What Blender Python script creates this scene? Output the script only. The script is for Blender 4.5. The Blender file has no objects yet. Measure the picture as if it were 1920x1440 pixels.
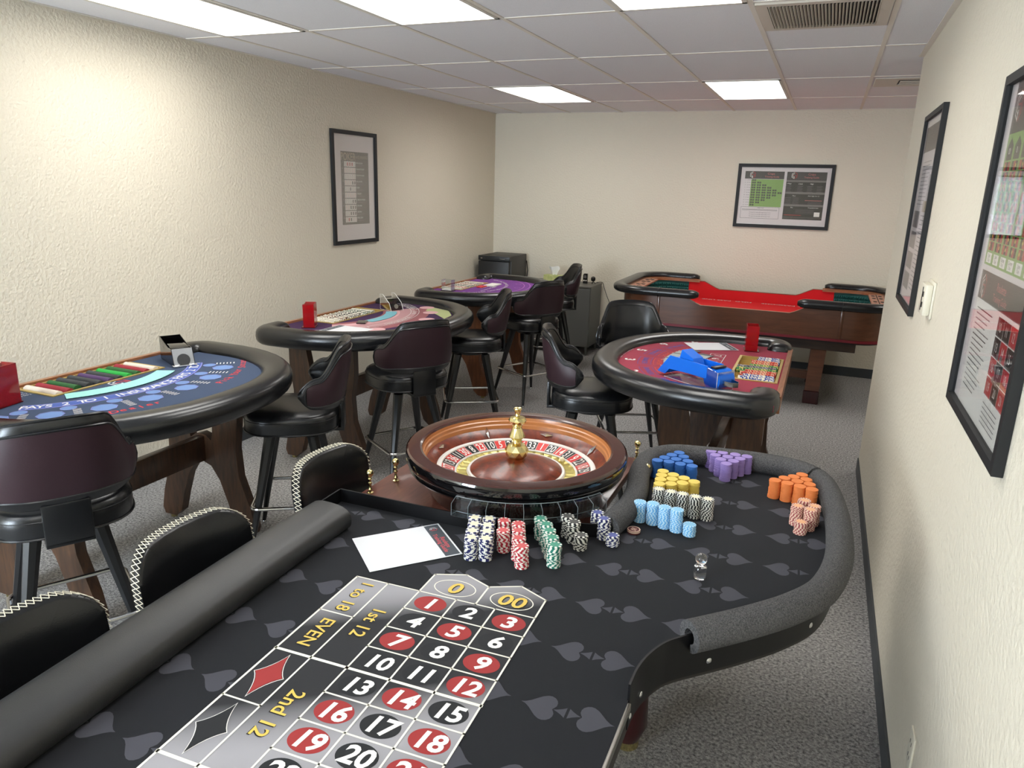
import bpy, bmesh, math, random
from mathutils import Vector, Matrix
random.seed(7)
PI = math.pi
sc = bpy.context.scene
COL = sc.collection

# ------------------------------------------------------------------ camera
F_PX, YAW, PITCH, ROLL, CAM_Z = 1367.98, -0.3936, -0.2659, 0.0275, 1.885
_f = Vector((math.sin(YAW)*math.cos(PITCH), math.cos(YAW)*math.cos(PITCH), math.sin(PITCH)))
_r = Vector((math.cos(YAW), -math.sin(YAW), 0))
_u = _r.cross(_f)
_rt = math.cos(ROLL)*_r + math.sin(ROLL)*_u
_up = -math.sin(ROLL)*_r + math.cos(ROLL)*_u
cam_d = bpy.data.cameras.new('camera')
cam = bpy.data.objects.new('camera', cam_d); COL.objects.link(cam)
cam_d.sensor_fit = 'HORIZONTAL'; cam_d.sensor_width = 36.0
cam_d.lens = 36.0*F_PX/1920.0
cam_d.clip_start = 0.05; cam_d.clip_end = 60
M3 = Matrix((_rt, _up, -_f)).transposed()
cam.matrix_world = Matrix.Translation((0, 0, CAM_Z)) @ M3.to_4x4()
sc.camera = cam

# ------------------------------------------------------------------ world, view, light levels
w = bpy.data.worlds.new('world'); sc.world = w; w.use_nodes = True
w.node_tree.nodes['Background'].inputs[0].default_value = (0.75, 0.85, 1.0, 1)
w.node_tree.nodes['Background'].inputs[1].default_value = 0.35
sc.view_settings.view_transform = 'Standard'
sc.view_settings.look = 'None'
sc.view_settings.gamma = 1.0
sc.view_settings.use_curve_mapping = False
sc.view_settings.exposure = 0.0
PANEL_POWER = 11.8          # ceiling panels
PANEL_COL = (1.0, 0.98, 0.94)
WINDOW_POWER = 38.0        # daylight through the window behind the camera
WINDOW_COL = (0.76, 0.88, 1.0)

# ------------------------------------------------------------------ room dimensions
XL, XR, YF, YN, ZC, YC, XA = -3.80, 0.412, 8.418, -2.7, 2.704, 5.40, 2.6

def srgb(r, g, b):
    def c(v):
        v /= 255.0
        return v/12.92 if v <= 0.04045 else ((v+0.055)/1.055)**2.4
    return (c(r), c(g), c(b), 1.0)

# ------------------------------------------------------------------ materials
MATS = {}
def mat(name, col, rough=0.5, metal=0.0, spec=0.5, var=None, vscale=20, bump=0.0, bscale=50, bdetail=4, coat=0.0,
        emit=None, estr=0.0, alpha=None, stretch=(1, 1, 1), sheen=0.0):
    if name in MATS: return MATS[name]
    m = bpy.data.materials.new(name); m.use_nodes = True
    nt = m.node_tree; b = nt.nodes['Principled BSDF']
    b.inputs['Base Color'].default_value = col
    b.inputs['Roughness'].default_value = rough
    b.inputs['Metallic'].default_value = metal
    b.inputs['Specular IOR Level'].default_value = spec
    b.inputs['Coat Weight'].default_value = coat
    b.inputs['Coat Roughness'].default_value = 0.05
    b.inputs['Sheen Weight'].default_value = sheen
    tc = None
    if var is not None or bump:
        tc = nt.nodes.new('ShaderNodeTexCoord'); mp = nt.nodes.new('ShaderNodeMapping')
        mp.inputs['Scale'].default_value = stretch
        nt.links.new(tc.outputs['Object'], mp.inputs['Vector'])
    if var is not None:
        n = nt.nodes.new('ShaderNodeTexNoise'); n.inputs['Scale'].default_value = vscale; n.inputs['Detail'].default_value = 5
        n.inputs['Roughness'].default_value = 0.65
        r = nt.nodes.new('ShaderNodeValToRGB')
        r.color_ramp.elements[0].position = 0.32; r.color_ramp.elements[1].position = 0.68
        r.color_ramp.elements[0].color = col; r.color_ramp.elements[1].color = var
        nt.links.new(mp.outputs[0], n.inputs['Vector']); nt.links.new(n.outputs['Fac'], r.inputs[0])
        nt.links.new(r.outputs[0], b.inputs['Base Color'])
    if bump:
        n2 = nt.nodes.new('ShaderNodeTexNoise'); n2.inputs['Scale'].default_value = bscale; n2.inputs['Detail'].default_value = bdetail
        bp = nt.nodes.new('ShaderNodeBump'); bp.inputs['Strength'].default_value = bump; bp.inputs['Distance'].default_value = 0.01
        nt.links.new(mp.outputs[0], n2.inputs['Vector']); nt.links.new(n2.outputs['Fac'], bp.inputs['Height'])
        nt.links.new(bp.outputs[0], b.inputs['Normal'])
    if emit is not None:
        b.inputs['Emission Color'].default_value = emit; b.inputs['Emission Strength'].default_value = estr
    MATS[name] = m
    return m

def clear_mat(name, tint=(1, 1, 1), gloss=0.10, rough=0.03, fres=0.6):
    """thin clear plastic or glass: transparent film with a sharp surface reflection"""
    m = bpy.data.materials.new(name); m.use_nodes = True
    nt = m.node_tree; nt.nodes.clear()
    o = nt.nodes.new('ShaderNodeOutputMaterial'); mx = nt.nodes.new('ShaderNodeMixShader')
    t = nt.nodes.new('ShaderNodeBsdfTransparent'); g = nt.nodes.new('ShaderNodeBsdfGlossy')
    fr = nt.nodes.new('ShaderNodeLayerWeight'); fr.inputs[0].default_value = 0.25
    mt = nt.nodes.new('ShaderNodeMath'); mt.operation = 'MULTIPLY_ADD'; mt.inputs[1].default_value = fres; mt.inputs[2].default_value = gloss*0.5
    t.inputs[0].default_value = (*tint, 1); g.inputs['Roughness'].default_value = rough
    g.inputs[0].default_value = (1, 1, 1, 1)
    nt.links.new(fr.outputs['Fresnel'], mt.inputs[0]); nt.links.new(mt.outputs[0], mx.inputs[0])
    nt.links.new(t.outputs[0], mx.inputs[1]); nt.links.new(g.outputs[0], mx.inputs[2]); nt.links.new(mx.outputs[0], o.inputs[0])
    MATS[name] = m
    return m

def wood(name, c1, c2, scale=6, stretch=(1, 12, 12), rough=0.35, coat=0.3):
    m = bpy.data.materials.new(name); m.use_nodes = True
    nt = m.node_tree; b = nt.nodes['Principled BSDF']
    tc = nt.nodes.new('ShaderNodeTexCoord'); mp = nt.nodes.new('ShaderNodeMapping'); mp.inputs['Scale'].default_value = stretch
    n = nt.nodes.new('ShaderNodeTexNoise'); n.inputs['Scale'].default_value = scale; n.inputs['Detail'].default_value = 6
    n.inputs['Distortion'].default_value = 0.6; n.inputs['Roughness'].default_value = 0.6
    r = nt.nodes.new('ShaderNodeValToRGB'); r.color_ramp.elements[0].position = 0.3; r.color_ramp.elements[1].position = 0.7
    r.color_ramp.elements[0].color = c1; r.color_ramp.elements[1].color = c2
    nt.links.new(tc.outputs['Object'], mp.inputs['Vector']); nt.links.new(mp.outputs[0], n.inputs['Vector'])
    nt.links.new(n.outputs['Fac'], r.inputs[0]); nt.links.new(r.outputs[0], b.inputs['Base Color'])
    b.inputs['Roughness'].default_value = rough; b.inputs['Coat Weight'].default_value = coat; b.inputs['Coat Roughness'].default_value = 0.06
    MATS[name] = m
    return m

wall_m = mat('painted_wall', srgb(221, 213, 195), 0.75, spec=0.25, bump=0.55, bscale=55, bdetail=3)
ceil_m = mat('ceiling_tile', srgb(238, 238, 242), 0.9, spec=0.1, var=srgb(222, 222, 226), vscale=420, bump=0.15, bscale=300)
tbar_m = mat('ceiling_bar', srgb(224, 218, 208), 0.5, spec=0.3)
carpet_m = mat('carpet', srgb(84, 83, 84), 0.95, spec=0.1, var=srgb(196, 193, 190), vscale=85, bump=0.7, bscale=160)
base_m = mat('rubber_base', srgb(62, 66, 70), 0.45, spec=0.4)
black_frame = mat('black_frame', srgb(18, 19, 21), 0.6)
paper_m = mat('poster_paper', srgb(222, 216, 216), 0.7)
white_m = mat('white_print', srgb(238, 236, 230), 0.7)
vinyl = mat('black_vinyl', srgb(20, 21, 23), 0.27, spec=0.5, bump=0.05, bscale=300)
rail_vinyl = mat('rail_vinyl', srgb(21, 22, 24), 0.25, spec=0.55, bump=0.05, bscale=260)
burg = mat('burgundy_vinyl', srgb(44, 26, 32), 0.45, spec=0.4, bump=0.05, bscale=300)
metal_blk = mat('black_metal', srgb(16, 17, 19), 0.3, spec=0.5)
chrome = mat('chrome', srgb(190, 190, 190), 0.18, metal=1.0)
brass = mat('brass', srgb(226, 210, 150), 0.2, metal=1.0)
oak = wood('dark_oak', srgb(44, 29, 19), srgb(84, 56, 35), 5, (8, 8, 1.2), 0.4, 0.15)
oak_warm = wood('warm_oak', srgb(84, 48, 26), srgb(124, 74, 42), 5, (8, 8, 1.2), 0.4, 0.15)
edge_wood = wood('edge_wood', srgb(130, 78, 48), srgb(168, 112, 74), 6, (1.5, 14, 14), 0.35, 0.3)
mahog = wood('mahogany', srgb(84, 48, 30), srgb(112, 68, 44), 3, (1, 5, 8), 0.3, 0.35)
dark_board = mat('dark_board', srgb(34, 28, 26), 0.6)

# ------------------------------------------------------------------ mesh builder
class G:
    def __init__(s): s.v = []; s.f = []; s.m = []
    def add(s, vs, fs, mi=0, tf=None):
        o = len(s.v)
        s.v += [tuple(tf @ Vector(p)) if tf else tuple(p) for p in vs]
        for q in fs: s.f.append([i+o for i in q]); s.m.append(mi)
    def box(s, x0, x1, y0, y1, z0, z1, mi=0, tf=None):
        vs = [(x, y, z) for z in (z0, z1) for x, y in ((x0, y0), (x1, y0), (x1, y1), (x0, y1))]
        s.add(vs, [(3, 2, 1, 0), (4, 5, 6, 7), (0, 1, 5, 4), (1, 2, 6, 5), (2, 3, 7, 6), (3, 0, 4, 7)], mi, tf)
    def rbox(s, x0, x1, y0, y1, z0, z1, r=0.01, seg=3, mi=0, tf=None):
        bm = bmesh.new(); bmesh.ops.create_cube(bm, size=1)
        for v in bm.verts:
            v.co = Vector(((x0+x1)/2+v.co.x*(x1-x0), (y0+y1)/2+v.co.y*(y1-y0), (z0+z1)/2+v.co.z*(z1-z0)))
        bmesh.ops.bevel(bm, geom=bm.edges[:], offset=r, segments=seg, affect='EDGES', profile=0.5)
        bm.verts.ensure_lookup_table()
        s.add([v.co[:] for v in bm.verts], [[v.index for v in f.verts] for f in bm.faces], mi, tf); bm.free()
    def prism(s, pts, z0, z1, mi=0, tf=None, mi_side=None):
        n = len(pts); a = sum(pts[i][0]*pts[(i+1) % n][1]-pts[(i+1) % n][0]*pts[i][1] for i in range(n))
        if a < 0: pts = pts[::-1]
        vs = [(x, y, z0) for x, y in pts]+[(x, y, z1) for x, y in pts]
        s.add(vs, [list(range(n))[::-1], list(range(n, 2*n))], mi, tf)
        s.add(vs, [(i, (i+1) % n, n+(i+1) % n, n+i) for i in range(n)], mi if mi_side is None else mi_side, tf)
    def flat(s, pts, z, mi=0, tf=None):
        n = len(pts); a = sum(pts[i][0]*pts[(i+1) % n][1]-pts[(i+1) % n][0]*pts[i][1] for i in range(n))
        if a < 0: pts = pts[::-1]
        s.add([(x, y, z) for x, y in pts], [list(range(n))], mi, tf)
    def ell(s, cx, cy, rx, ry, z, mi=0, n=36, tf=None, rot=0):
        c, k = math.cos(rot), math.sin(rot)
        s.flat([(cx+rx*math.cos(t)*c-ry*math.sin(t)*k, cy+rx*math.cos(t)*k+ry*math.sin(t)*c) for t in [2*PI*i/n for i in range(n)]], z, mi, tf)
    def ring(s, cx, cy, rx, ry, wd, z, mi=0, n=40, tf=None, a0=0, a1=2*PI):
        vs = []
        for i in range(n+1):
            t = a0+(a1-a0)*i/n
            vs += [(cx+rx*math.cos(t), cy+ry*math.sin(t), z), (cx+(rx-wd)*math.cos(t), cy+(ry-wd)*math.sin(t), z)]
        s.add(vs, [(2*i, 2*i+2, 2*i+3, 2*i+1) for i in range(n)], mi, tf)
    def line(s, p, q, wd, z, mi=0, tf=None):
        d = Vector((q[0]-p[0], q[1]-p[1])); d.normalize(); n = Vector((-d.y, d.x))*wd/2; e = d*wd/2
        s.flat([(p[0]-n.x-e.x, p[1]-n.y-e.y), (q[0]-n.x+e.x, q[1]-n.y+e.y), (q[0]+n.x+e.x, q[1]+n.y+e.y), (p[0]+n.x-e.x, p[1]+n.y-e.y)], z, mi, tf)
    def poly(s, pts, wd, z, mi=0, tf=None, closed=False):
        for a, b in zip(pts, pts[1:]+([pts[0]] if closed else [])): s.line(a, b, wd, z, mi, tf)
    def lathe(s, prof, n=48, c=(0, 0, 0), mi=0, tf=None, mis=None):
        vs = []; k = len(prof)
        for i in range(n):
            t = 2*PI*i/n
            vs += [(c[0]+r*math.cos(t), c[1]+r*math.sin(t), c[2]+z) for r, z in prof]
        for j in range(k-1):
            fs = []
            for i in range(n):
                a, b = i*k+j, ((i+1) % n)*k+j
                fs.append((a, b, b+1, a+1))
            s.add(vs, fs, mis[j] if mis else mi, tf) if j == 0 else s._more(fs, mis[j] if mis else mi, len(vs))
    def _more(s, fs, mi, nv):
        o = len(s.v)-nv
        for q in fs: s.f.append([i+o for i in q]); s.m.append(mi)
    def tube(s, path, r, n=10, closed=False, mi=0, tf=None, cap=True, sy=1.0):
        P = [Vector(p) for p in path]; L = len(P); rs = r if isinstance(r, (list, tuple)) else [r]*L
        vs = []; prev = None
        for i, p in enumerate(P):
            if closed: d = P[(i+1) % L]-P[i-1]
            else: d = P[min(i+1, L-1)]-P[max(i-1, 0)]
            d.normalize()
            if prev is None:
                a = Vector((0, 0, 1)) if abs(d.z) < 0.9 else Vector((1, 0, 0))
                x = d.cross(a).normalized()
            else:
                x = (prev-d*prev.dot(d)).normalized()
            prev = x; y = d.cross(x)
            for j in range(n):
                t = 2*PI*j/n
                vs.append(p+x*rs[i]*math.cos(t)+y*rs[i]*sy*math.sin(t))
        fs = []
        for i in range(L if closed else L-1):
            a, b = i*n, ((i+1) % L)*n
            for j in range(n): fs.append((a+j, a+(j+1) % n, b+(j+1) % n, b+j))
        if not closed and cap: fs += [list(range(n))[::-1], list(range((L-1)*n, L*n))]
        s.add(vs, fs, mi, tf)
    def sweep(s, path, sec, closed=False, mi=0, tf=None, scl=None):
        """sec: [(outward, z)] closed section; path 2d; outward = right of the direction of travel"""
        L = len(path); n = len(sec); vs = []
        for i in range(L):
            if closed: a, b = path[i-1], path[(i+1) % L]
            else: a, b = path[max(i-1, 0)], path[min(i+1, L-1)]
            dx, dy = b[0]-a[0], b[1]-a[1]; q = math.hypot(dx, dy) or 1; nx, ny = dy/q, -dx/q
            k = scl[i] if scl else (1, 1, 0)
            for o, z in sec:
                vs.append((path[i][0]+nx*o*k[0], path[i][1]+ny*o*k[0], k[2]+z*k[1] if scl else z))
        fs = []
        for i in range(L if closed else L-1):
            a, b = i*n, ((i+1) % L)*n
            for j in range(n): fs.append((a+j, b+j, b+(j+1) % n, a+(j+1) % n))
        if not closed: fs += [list(range(n)), list(range((L-1)*n, L*n))[::-1]]
        s.add(vs, fs, mi, tf)
    def grid(s, fn, nu, nv, mi=0, tf=None, flip=False):
        vs = [fn(i/nu, j/nv) for i in range(nu+1) for j in range(nv+1)]
        fs = []
        for i in range(nu):
            for j in range(nv):
                a = i*(nv+1)+j; q = (a, a+nv+1, a+nv+2, a+1)
                fs.append(q[::-1] if flip else q)
        s.add(vs, fs, mi, tf)
    def text(s, body, size, x, y, z, mi=0, rot=0, tf=None, shear=0.0, bold=0.0, align='CENTER', sx=1.0):
        vs, fs = glyphs(body, shear, bold, align)
        c, k = math.cos(rot), math.sin(rot)
        s.add([(x+size*(vx*sx*c-vy*k), y+size*(vx*sx*k+vy*c), z) for vx, vy in vs], fs, mi, tf)

_gl = {}
def glyphs(body, shear, bold, align):
    key = (body, shear, bold, align)
    if key not in _gl:
        cu = bpy.data.curves.new('t', 'FONT'); cu.body = body; cu.size = 1; cu.align_x = align; cu.align_y = 'CENTER'
        cu.shear = shear; cu.offset = bold; cu.resolution_u = 3; cu.fill_mode = 'FRONT'
        o = bpy.data.objects.new('t', cu); COL.objects.link(o)
        dg = bpy.context.evaluated_depsgraph_get()
        me = bpy.data.meshes.new_from_object(o.evaluated_get(dg))
        ys = [v.co.y for v in me.vertices] or [0]; my = (min(ys)+max(ys))/2
        _gl[key] = ([(v.co.x, v.co.y-my) for v in me.vertices], [list(p.vertices) for p in me.polygons])
        bpy.data.objects.remove(o); bpy.data.curves.remove(cu); bpy.data.meshes.remove(me)
    return _gl[key]

def arc_text(g, body, size, cx, cy, r, amid, z, mi, step, outward=True, bold=0.0, sx=1.0, tf=None, shear=0):
    """letters set along an arc; tops point outward or inward"""
    n = len(body)
    for i, ch in enumerate(body):
        if ch == ' ': continue
        k = (i-(n-1)/2)*step/r
        a = amid-k if outward else amid+k
        rot = a-PI/2 if outward else a+PI/2
        g.text(ch, size, cx+r*math.cos(a), cy+r*math.sin(a), z, mi, rot, tf, bold=bold, sx=sx, shear=shear)

def obj(name, g, mats, parent=None, loc=None, sharp=35, smooth=True):
    me = bpy.data.meshes.new(name)
    me.from_pydata(g.v, [], g.f)
    if not isinstance(mats, (list, tuple)): mats = [mats]
    for m in mats: me.materials.append(m)
    me.polygons.foreach_set('material_index', g.m)
    me.validate(); me.update()
    if smooth:
        me.shade_smooth(); me.set_sharp_from_angle(angle=math.radians(sharp))
    o = bpy.data.objects.new(name, me); COL.objects.link(o)
    if parent: o.parent = parent
    if loc: o.location = loc
    return o

def tag(o, label, cat, group=None, kind=None):
    o['label'] = label; o['category'] = cat
    if group: o['group'] = group
    if kind: o['kind'] = kind
    return o

def thing(name, label, cat, loc=(0, 0, 0), rz=0, group=None):
    o = bpy.data.objects.new(name, None); COL.objects.link(o)
    o.empty_display_size = 0.05
    o.location = loc; o.rotation_euler = (0, 0, rz)
    return tag(o, label, cat, group)

def struct(name, g, mats, smooth=False):
    o = obj(name, g, mats, smooth=smooth); o['kind'] = 'structure'; return o

def dup(root, loc, rz, label, group=None):
    r = root.copy(); COL.objects.link(r); r.location = loc; r.rotation_euler = (0, 0, rz); r['label'] = label
    if group: r['group'] = group
    for ch in list(root.children):
        c = ch.copy(); COL.objects.link(c); c.parent = r
        for q in list(ch.children):
            d = q.copy(); COL.objects.link(d); d.parent = c
    return r

# ------------------------------------------------------------------ room shell
g = G(); g.box(XL-.12, XA+.12, YN-.12, YF+.12, -.1, 0); struct('floor', g, carpet_m)
g = G(); g.box(XL-.12, XL, YN, YF+.12, 0, ZC+.1); struct('wall_left', g, wall_m)
g = G(); g.box(XL, XA, YF, YF+.12, 0, ZC+.1); struct('wall_far', g, wall_m)
g = G(); g.box(XR, XR+.14, YN, YC, 0, ZC+.1); struct('wall_right', g, wall_m)
g = G(); g.box(XA, XA+.12, YC-1.5, YF+.12, 0, ZC+.1); struct('wall_alcove', g, wall_m)
g = G(); g.box(XR+.14, XA, YC-1.5, YC-1.38, 0, ZC+.1); struct('wall_recess', g, wall_m)
WX0, WX1, WZ0, WZ1 = -3.75, -2.3, 0.3, 2.4
g = G()
g.box(XL, WX0, YN-.12, YN, 0, ZC+.1); g.box(WX1, XR, YN-.12, YN, 0, ZC+.1)
g.box(WX0, WX1, YN-.12, YN, 0, WZ0); g.box(WX0, WX1, YN-.12, YN, WZ1, ZC+.1)
struct('wall_near', g, wall_m)
g = G()
for a, b, c, d in ((WX0, WX0+.05, WZ0, WZ1), (WX1-.05, WX1, WZ0, WZ1), (WX0, WX1, WZ0, WZ0+.05), (WX0, WX1, WZ1-.05, WZ1), ((WX0+WX1)/2-.025, (WX0+WX1)/2+.025, WZ0, WZ1)):
    g.box(a, b, YN-.09, YN-.03, c, d)
wf = struct('window_1', g, black_frame)
day_m = mat('daylight_pane', (0.8, 0.9, 1, 1), 0.5, emit=(*WINDOW_COL, 1), estr=WINDOW_POWER)
g = G(); g.box(WX0+.05, WX1-.05, YN-.075, YN-.07, WZ0+.05, WZ1-.05); obj('pane', g, day_m, wf, smooth=False)

# baseboards
BH = 0.10
def cove(name, x0, x1, y0, y1):
    g = G(); g.box(x0, x1, y0, y1, 0, BH); return struct(name, g, base_m)
cove('baseboard_left', XL, XL+.008, YN, YF)
cove('baseboard_far', XL, XA, YF-.008, YF)
cove('baseboard_right', XR-.008, XR, YN, YC)
cove('baseboard_near', XL, XR, YN, YN+.008)
g = G(); g.box(XR-.008, XR+.14, YC, YC+.008, 0, BH); struct('baseboard_corner', g, base_m)

# ceiling: tiles with their exposed bars; grid measured from the photograph
GX1, GA, GY0, GB = -3.4678, 0.6052, 3.7231, 1.22
g = G(); g.box(XL-.12, XA+.12, YN-.12, YF+.12, ZC, ZC+.1); struct('ceiling', g, ceil_m)
g = G()
xs = [GX1+i*GA for i in range(-1, 11)]; ys = [GY0+k*GB for k in range(-5, 5)]
for x in xs:
    if x > XL and x < XA: g.box(x-.012, x+.012, YN, YF, ZC-.004, ZC+.001)
for y in ys:
    if YN < y < YF: g.box(XL, XA, y-.012, y+.012, ZC-.0035, ZC+.001)
g.box(XL, XL+.022, YN, YF, ZC-.004, ZC+.001); g.box(XL, XA, YF-.022, YF, ZC-.004, ZC+.001)
g.box(XR-.03, XR, YN, YC-.05, ZC-.006, ZC+.001)
struct('trim_1', g, tbar_m)

# ceiling lights: (column index, row index, label)
panel_m = mat('light_diffuser', (1, 1, 1, 1), 0.5, emit=(*PANEL_COL, 1), estr=PANEL_POWER)
# prismatic lens: brightest straight down, weaker towards the horizon
_nt = panel_m.node_tree; _lw = _nt.nodes.new('ShaderNodeLayerWeight'); _lw.inputs[0].default_value = .5
_a = _nt.nodes.new('ShaderNodeMath'); _a.operation = 'SUBTRACT'; _a.inputs[0].default_value = 1; _nt.links.new(_lw.outputs['Facing'], _a.inputs[1])
_p = _nt.nodes.new('ShaderNodeMath'); _p.operation = 'POWER'; _p.inputs[1].default_value = 0.5; _nt.links.new(_a.outputs[0], _p.inputs[0])
_m = _nt.nodes.new('ShaderNodeMath'); _m.operation = 'MULTIPLY'; _m.inputs[1].default_value = PANEL_POWER; _nt.links.new(_p.outputs[0], _m.inputs[0])
_nt.links.new(_m.outputs[0], _nt.nodes['Principled BSDF'].inputs['Emission Strength'])
white_metal = mat('white_metal', srgb(210, 206, 198), 0.4)
def ceil_light(c, k, label):
    x0 = GX1+(c-1)*GA; y1 = GY0+k*GB; y0 = y1-GB; x1 = x0+GA
    t = thing('ceiling_light', label, 'ceiling light', ((x0+x1)/2, (y0+y1)/2, ZC), group='fluorescent ceiling panels')
    hx, hy = GA/2-.012, GB/2-.012
    g = G()
    for a in ((-hx, -hx+.02, -hy, hy), (hx-.02, hx, -hy, hy), (-hx, hx, -hy, -hy+.02), (-hx, hx, hy-.02, hy)):
        g.box(*a, -.008, -.001)
    obj('frame', g, white_metal, t, smooth=False)
    g = G(); g.box(-hx+.02, hx-.02, -hy+.02, hy-.02, -.006, -.002)
    obj('diffuser', g, panel_m, t, smooth=False)
ceil_light(1, 0, 'bright ceiling panel nearest the left wall, at the top left of the photo')
ceil_light(3, 0, 'bright ceiling panel at the top edge, between the left one and the large vent side')
ceil_light(5, 0, 'ceiling panel just cut by the top edge, left of the large ceiling vent')
ceil_light(2, 3, 'small far ceiling panel on the left, above the purple table')
ceil_light(5, 3, 'small far ceiling panel on the right, above the dice table')
ceil_light(2, -3, 'ceiling panel behind the camera, left')
ceil_light(5, -3, 'ceiling panel behind the camera, right')
ceil_light(9, 3, 'ceiling panel in the side recess behind the right wall corner')

# ceiling vents
vent_m = mat('vent_metal', srgb(196, 188, 176), 0.45)
dark_m = mat('vent_dark', srgb(14, 13, 12), 0.9)
t = thing('ceiling_vent', 'large square return air vent with many slats in the ceiling', 'ceiling vent', (-.14, 4.03, ZC))
g = G()
for a in ((-.285, -.235, -.29, .29), (.235, .285, -.29, .29), (-.235, .235, -.29, -.245), (-.235, .235, .245, .29)): g.box(*a, -.012, -.001)
obj('frame', g, vent_m, t, smooth=False)
g = G(); g.box(-.235, .235, -.245, .245, -.004, -.001); obj('backing', g, dark_m, t, smooth=False)
g = G()
for i in range(32):
    x = -.229+i*.0148
    g.add([(x, -.245, -.016), (x+.007, -.245, -.005), (x+.007, .245, -.005), (x, .245, -.016), (x+.0015, -.245, -.0165), (x+.0085, -.245, -.0055), (x+.0085, .245, -.0055), (x+.0015, .245, -.0165)],
          [(0, 1, 2, 3), (7, 6, 5, 4), (0, 3, 7, 4), (0, 4, 5, 1), (3, 2, 6, 7), (1, 5, 6, 2)])
sl = obj('slats', g, vent_m, t, smooth=False); sl['kind'] = 'stuff'
t = thing('ceiling_vent', 'small slot vent at the far end of the ceiling beside the right wall corner', 'ceiling vent', (.48, 6.47, ZC))
g = G()
for a in ((-.29, -.13, -.22, .22), (-.13, .29, -.22, -.13), (-.13, .29, .13, .22), (.25, .29, -.13, .13)): g.box(*a, -.008, -.001)
obj('frame', g, vent_m, t, smooth=False)
g = G(); g.box(-.13, .25, -.13, .13, -.003, -.001); obj('backing', g, dark_m, t, smooth=False)
g = G()
for i in range(3): g.box(-.12, .25, -.09+i*.08, -.05+i*.08, -.012, -.008)
obj('louver', g, vent_m, t, smooth=False)
# ------------------------------------------------------------------ framed posters
glass_m = clear_mat('picture_glass', (0.97, 0.97, 0.97), 0.06, 0.02, 0.32)
grey_p = mat('print_grey', srgb(66, 64, 64), 0.7); grey_l = mat('print_light_grey', srgb(120, 116, 116), 0.7)
dark_p = mat('print_black', srgb(30, 30, 32), 0.7); green_p = mat('print_green', srgb(132, 172, 92), 0.7)
red_p = mat('print_red', srgb(178, 44, 52), 0.7); gold_p = mat('print_gold', srgb(176, 160, 132), 0.7)
pink_p = mat('print_pink', srgb(214, 120, 120), 0.7); yel_p = mat('print_yellow', srgb(206, 196, 60), 0.7)
PM = [paper_m, grey_p, grey_l, dark_p, green_p, red_p, gold_p, white_m, pink_p, yel_p]

def framed(label, tf, wd, ht, fw, fill, group=None):
    """tf maps (x right, y up, z out of the wall) of the picture to the room"""
    t = thing('picture_frame', label, 'framed poster', tf.translation, group=group)
    t.rotation_euler = tf.to_euler()
    g = G(); a, b = wd/2, ht/2
    g.box(-a, -a+fw, -b, b, 0, .022); g.box(a-fw, a, -b, b, 0, .022)
    g.box(-a+fw, a-fw, -b, -b+fw, 0, .022); g.box(-a+fw, a-fw, b-fw, b, 0, .022)
    obj('frame', g, black_frame, t, smooth=False)
    g = G(); g.box(-a+fw, a-fw, -b+fw, b-fw, .001, .006)
    fill(g); obj('poster', g, PM, t, smooth=False)
    g = G(); g.box(-a+fw, a-fw, -b+fw, b-fw, .0105, .0125); obj('glass', g, glass_m, t, smooth=False)
    return t

def rect(g, x0, x1, y0, y1, z, mi): g.flat([(x0, y0), (x1, y0), (x1, y1), (x0, y1)], z, mi)
def logo(g, x, y, s, z, wm=7, rm=5, rot=0):
    """hexagonal emblem: open G-like outline left in white, right half in red, bar across"""
    c, k = math.cos(rot), math.sin(rot)
    R = lambda p: (x+s*(p[0]*c-p[1]*k), y+s*(p[0]*k+p[1]*c))
    L = [(0, 1), (-.8, .55), (-.8, -.55), (0, -1), (.0, -.35)]
    g.poly([R(p) for p in L], s*.14, z, wm); g.poly([R((p[0]*.6, p[1]*.6)) for p in L[:4]], s*.12, z, wm)
    g.poly([R(p) for p in [(.12, 1), (.85, .55), (.85, -.55), (.12, -1)]], s*.16, z, rm)
    g.poly([R(p) for p in [(-.3, .1), (.5, .1), (.5, -.5)]], s*.14, z, rm)

def poker_fill(g):
    z = .0065
    # poster printed inside a wide white sheet: offsets measured from the frame centre
    x0, x1, y0, y1 = -.196, .209, -.303, .30
    rect(g, x0, x1, y0, y1, z, 1)
    g.text('POKER', .088, x0+.105, y1-.042, z+.0005, 6, bold=.01, sx=.78)
    g.text('HAND RANKINGS', .036, x0+.30, y1-.042, z+.0005, 6, sx=.66)
    names = ['ROYAL FLUSH', 'STRAIGHT FLUSH', 'FOUR OF A KIND', 'FULL HOUSE', 'FLUSH', 'STRAIGHT', 'THREE OF A KIND', 'TWO PAIR', 'ONE PAIR', 'HIGH CARD']
    dk = ['01110', '00000', '00000', '00011', '00100', '00000', '00011', '00111', '00111', '01100']
    for i in range(10):
        yy = y1-.100-i*.051
        g.text(str(i+1), .014, x0+.022, yy+.012, z+.0005, 7)
        for j in range(5):
            xx = x0+.045+j*.033
            rect(g, xx, xx+.031, yy-.024, yy+.020, z+.0005, 7)
            if dk[i][j] == '1': rect(g, xx+.008, xx+.023, yy-.016, yy+.012, z+.001, 5 if i == 0 or j == 1 else 3)
            else:
                for q in range(3): g.ell(xx+.0155, yy-.014+q*.012, .004, .004, z+.001, 5 if i % 2 else 3, 6)
        g.text(names[i], .019, x0+.218, yy+.010, z+.0005, 7, align='LEFT', bold=.01, sx=.8)
        rect(g, x0+.218, x0+.34, yy-.010, yy-.007, z+.0005, 2); rect(g, x0+.218, x0+.32, yy-.018, yy-.015, z+.0005, 2)

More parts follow.
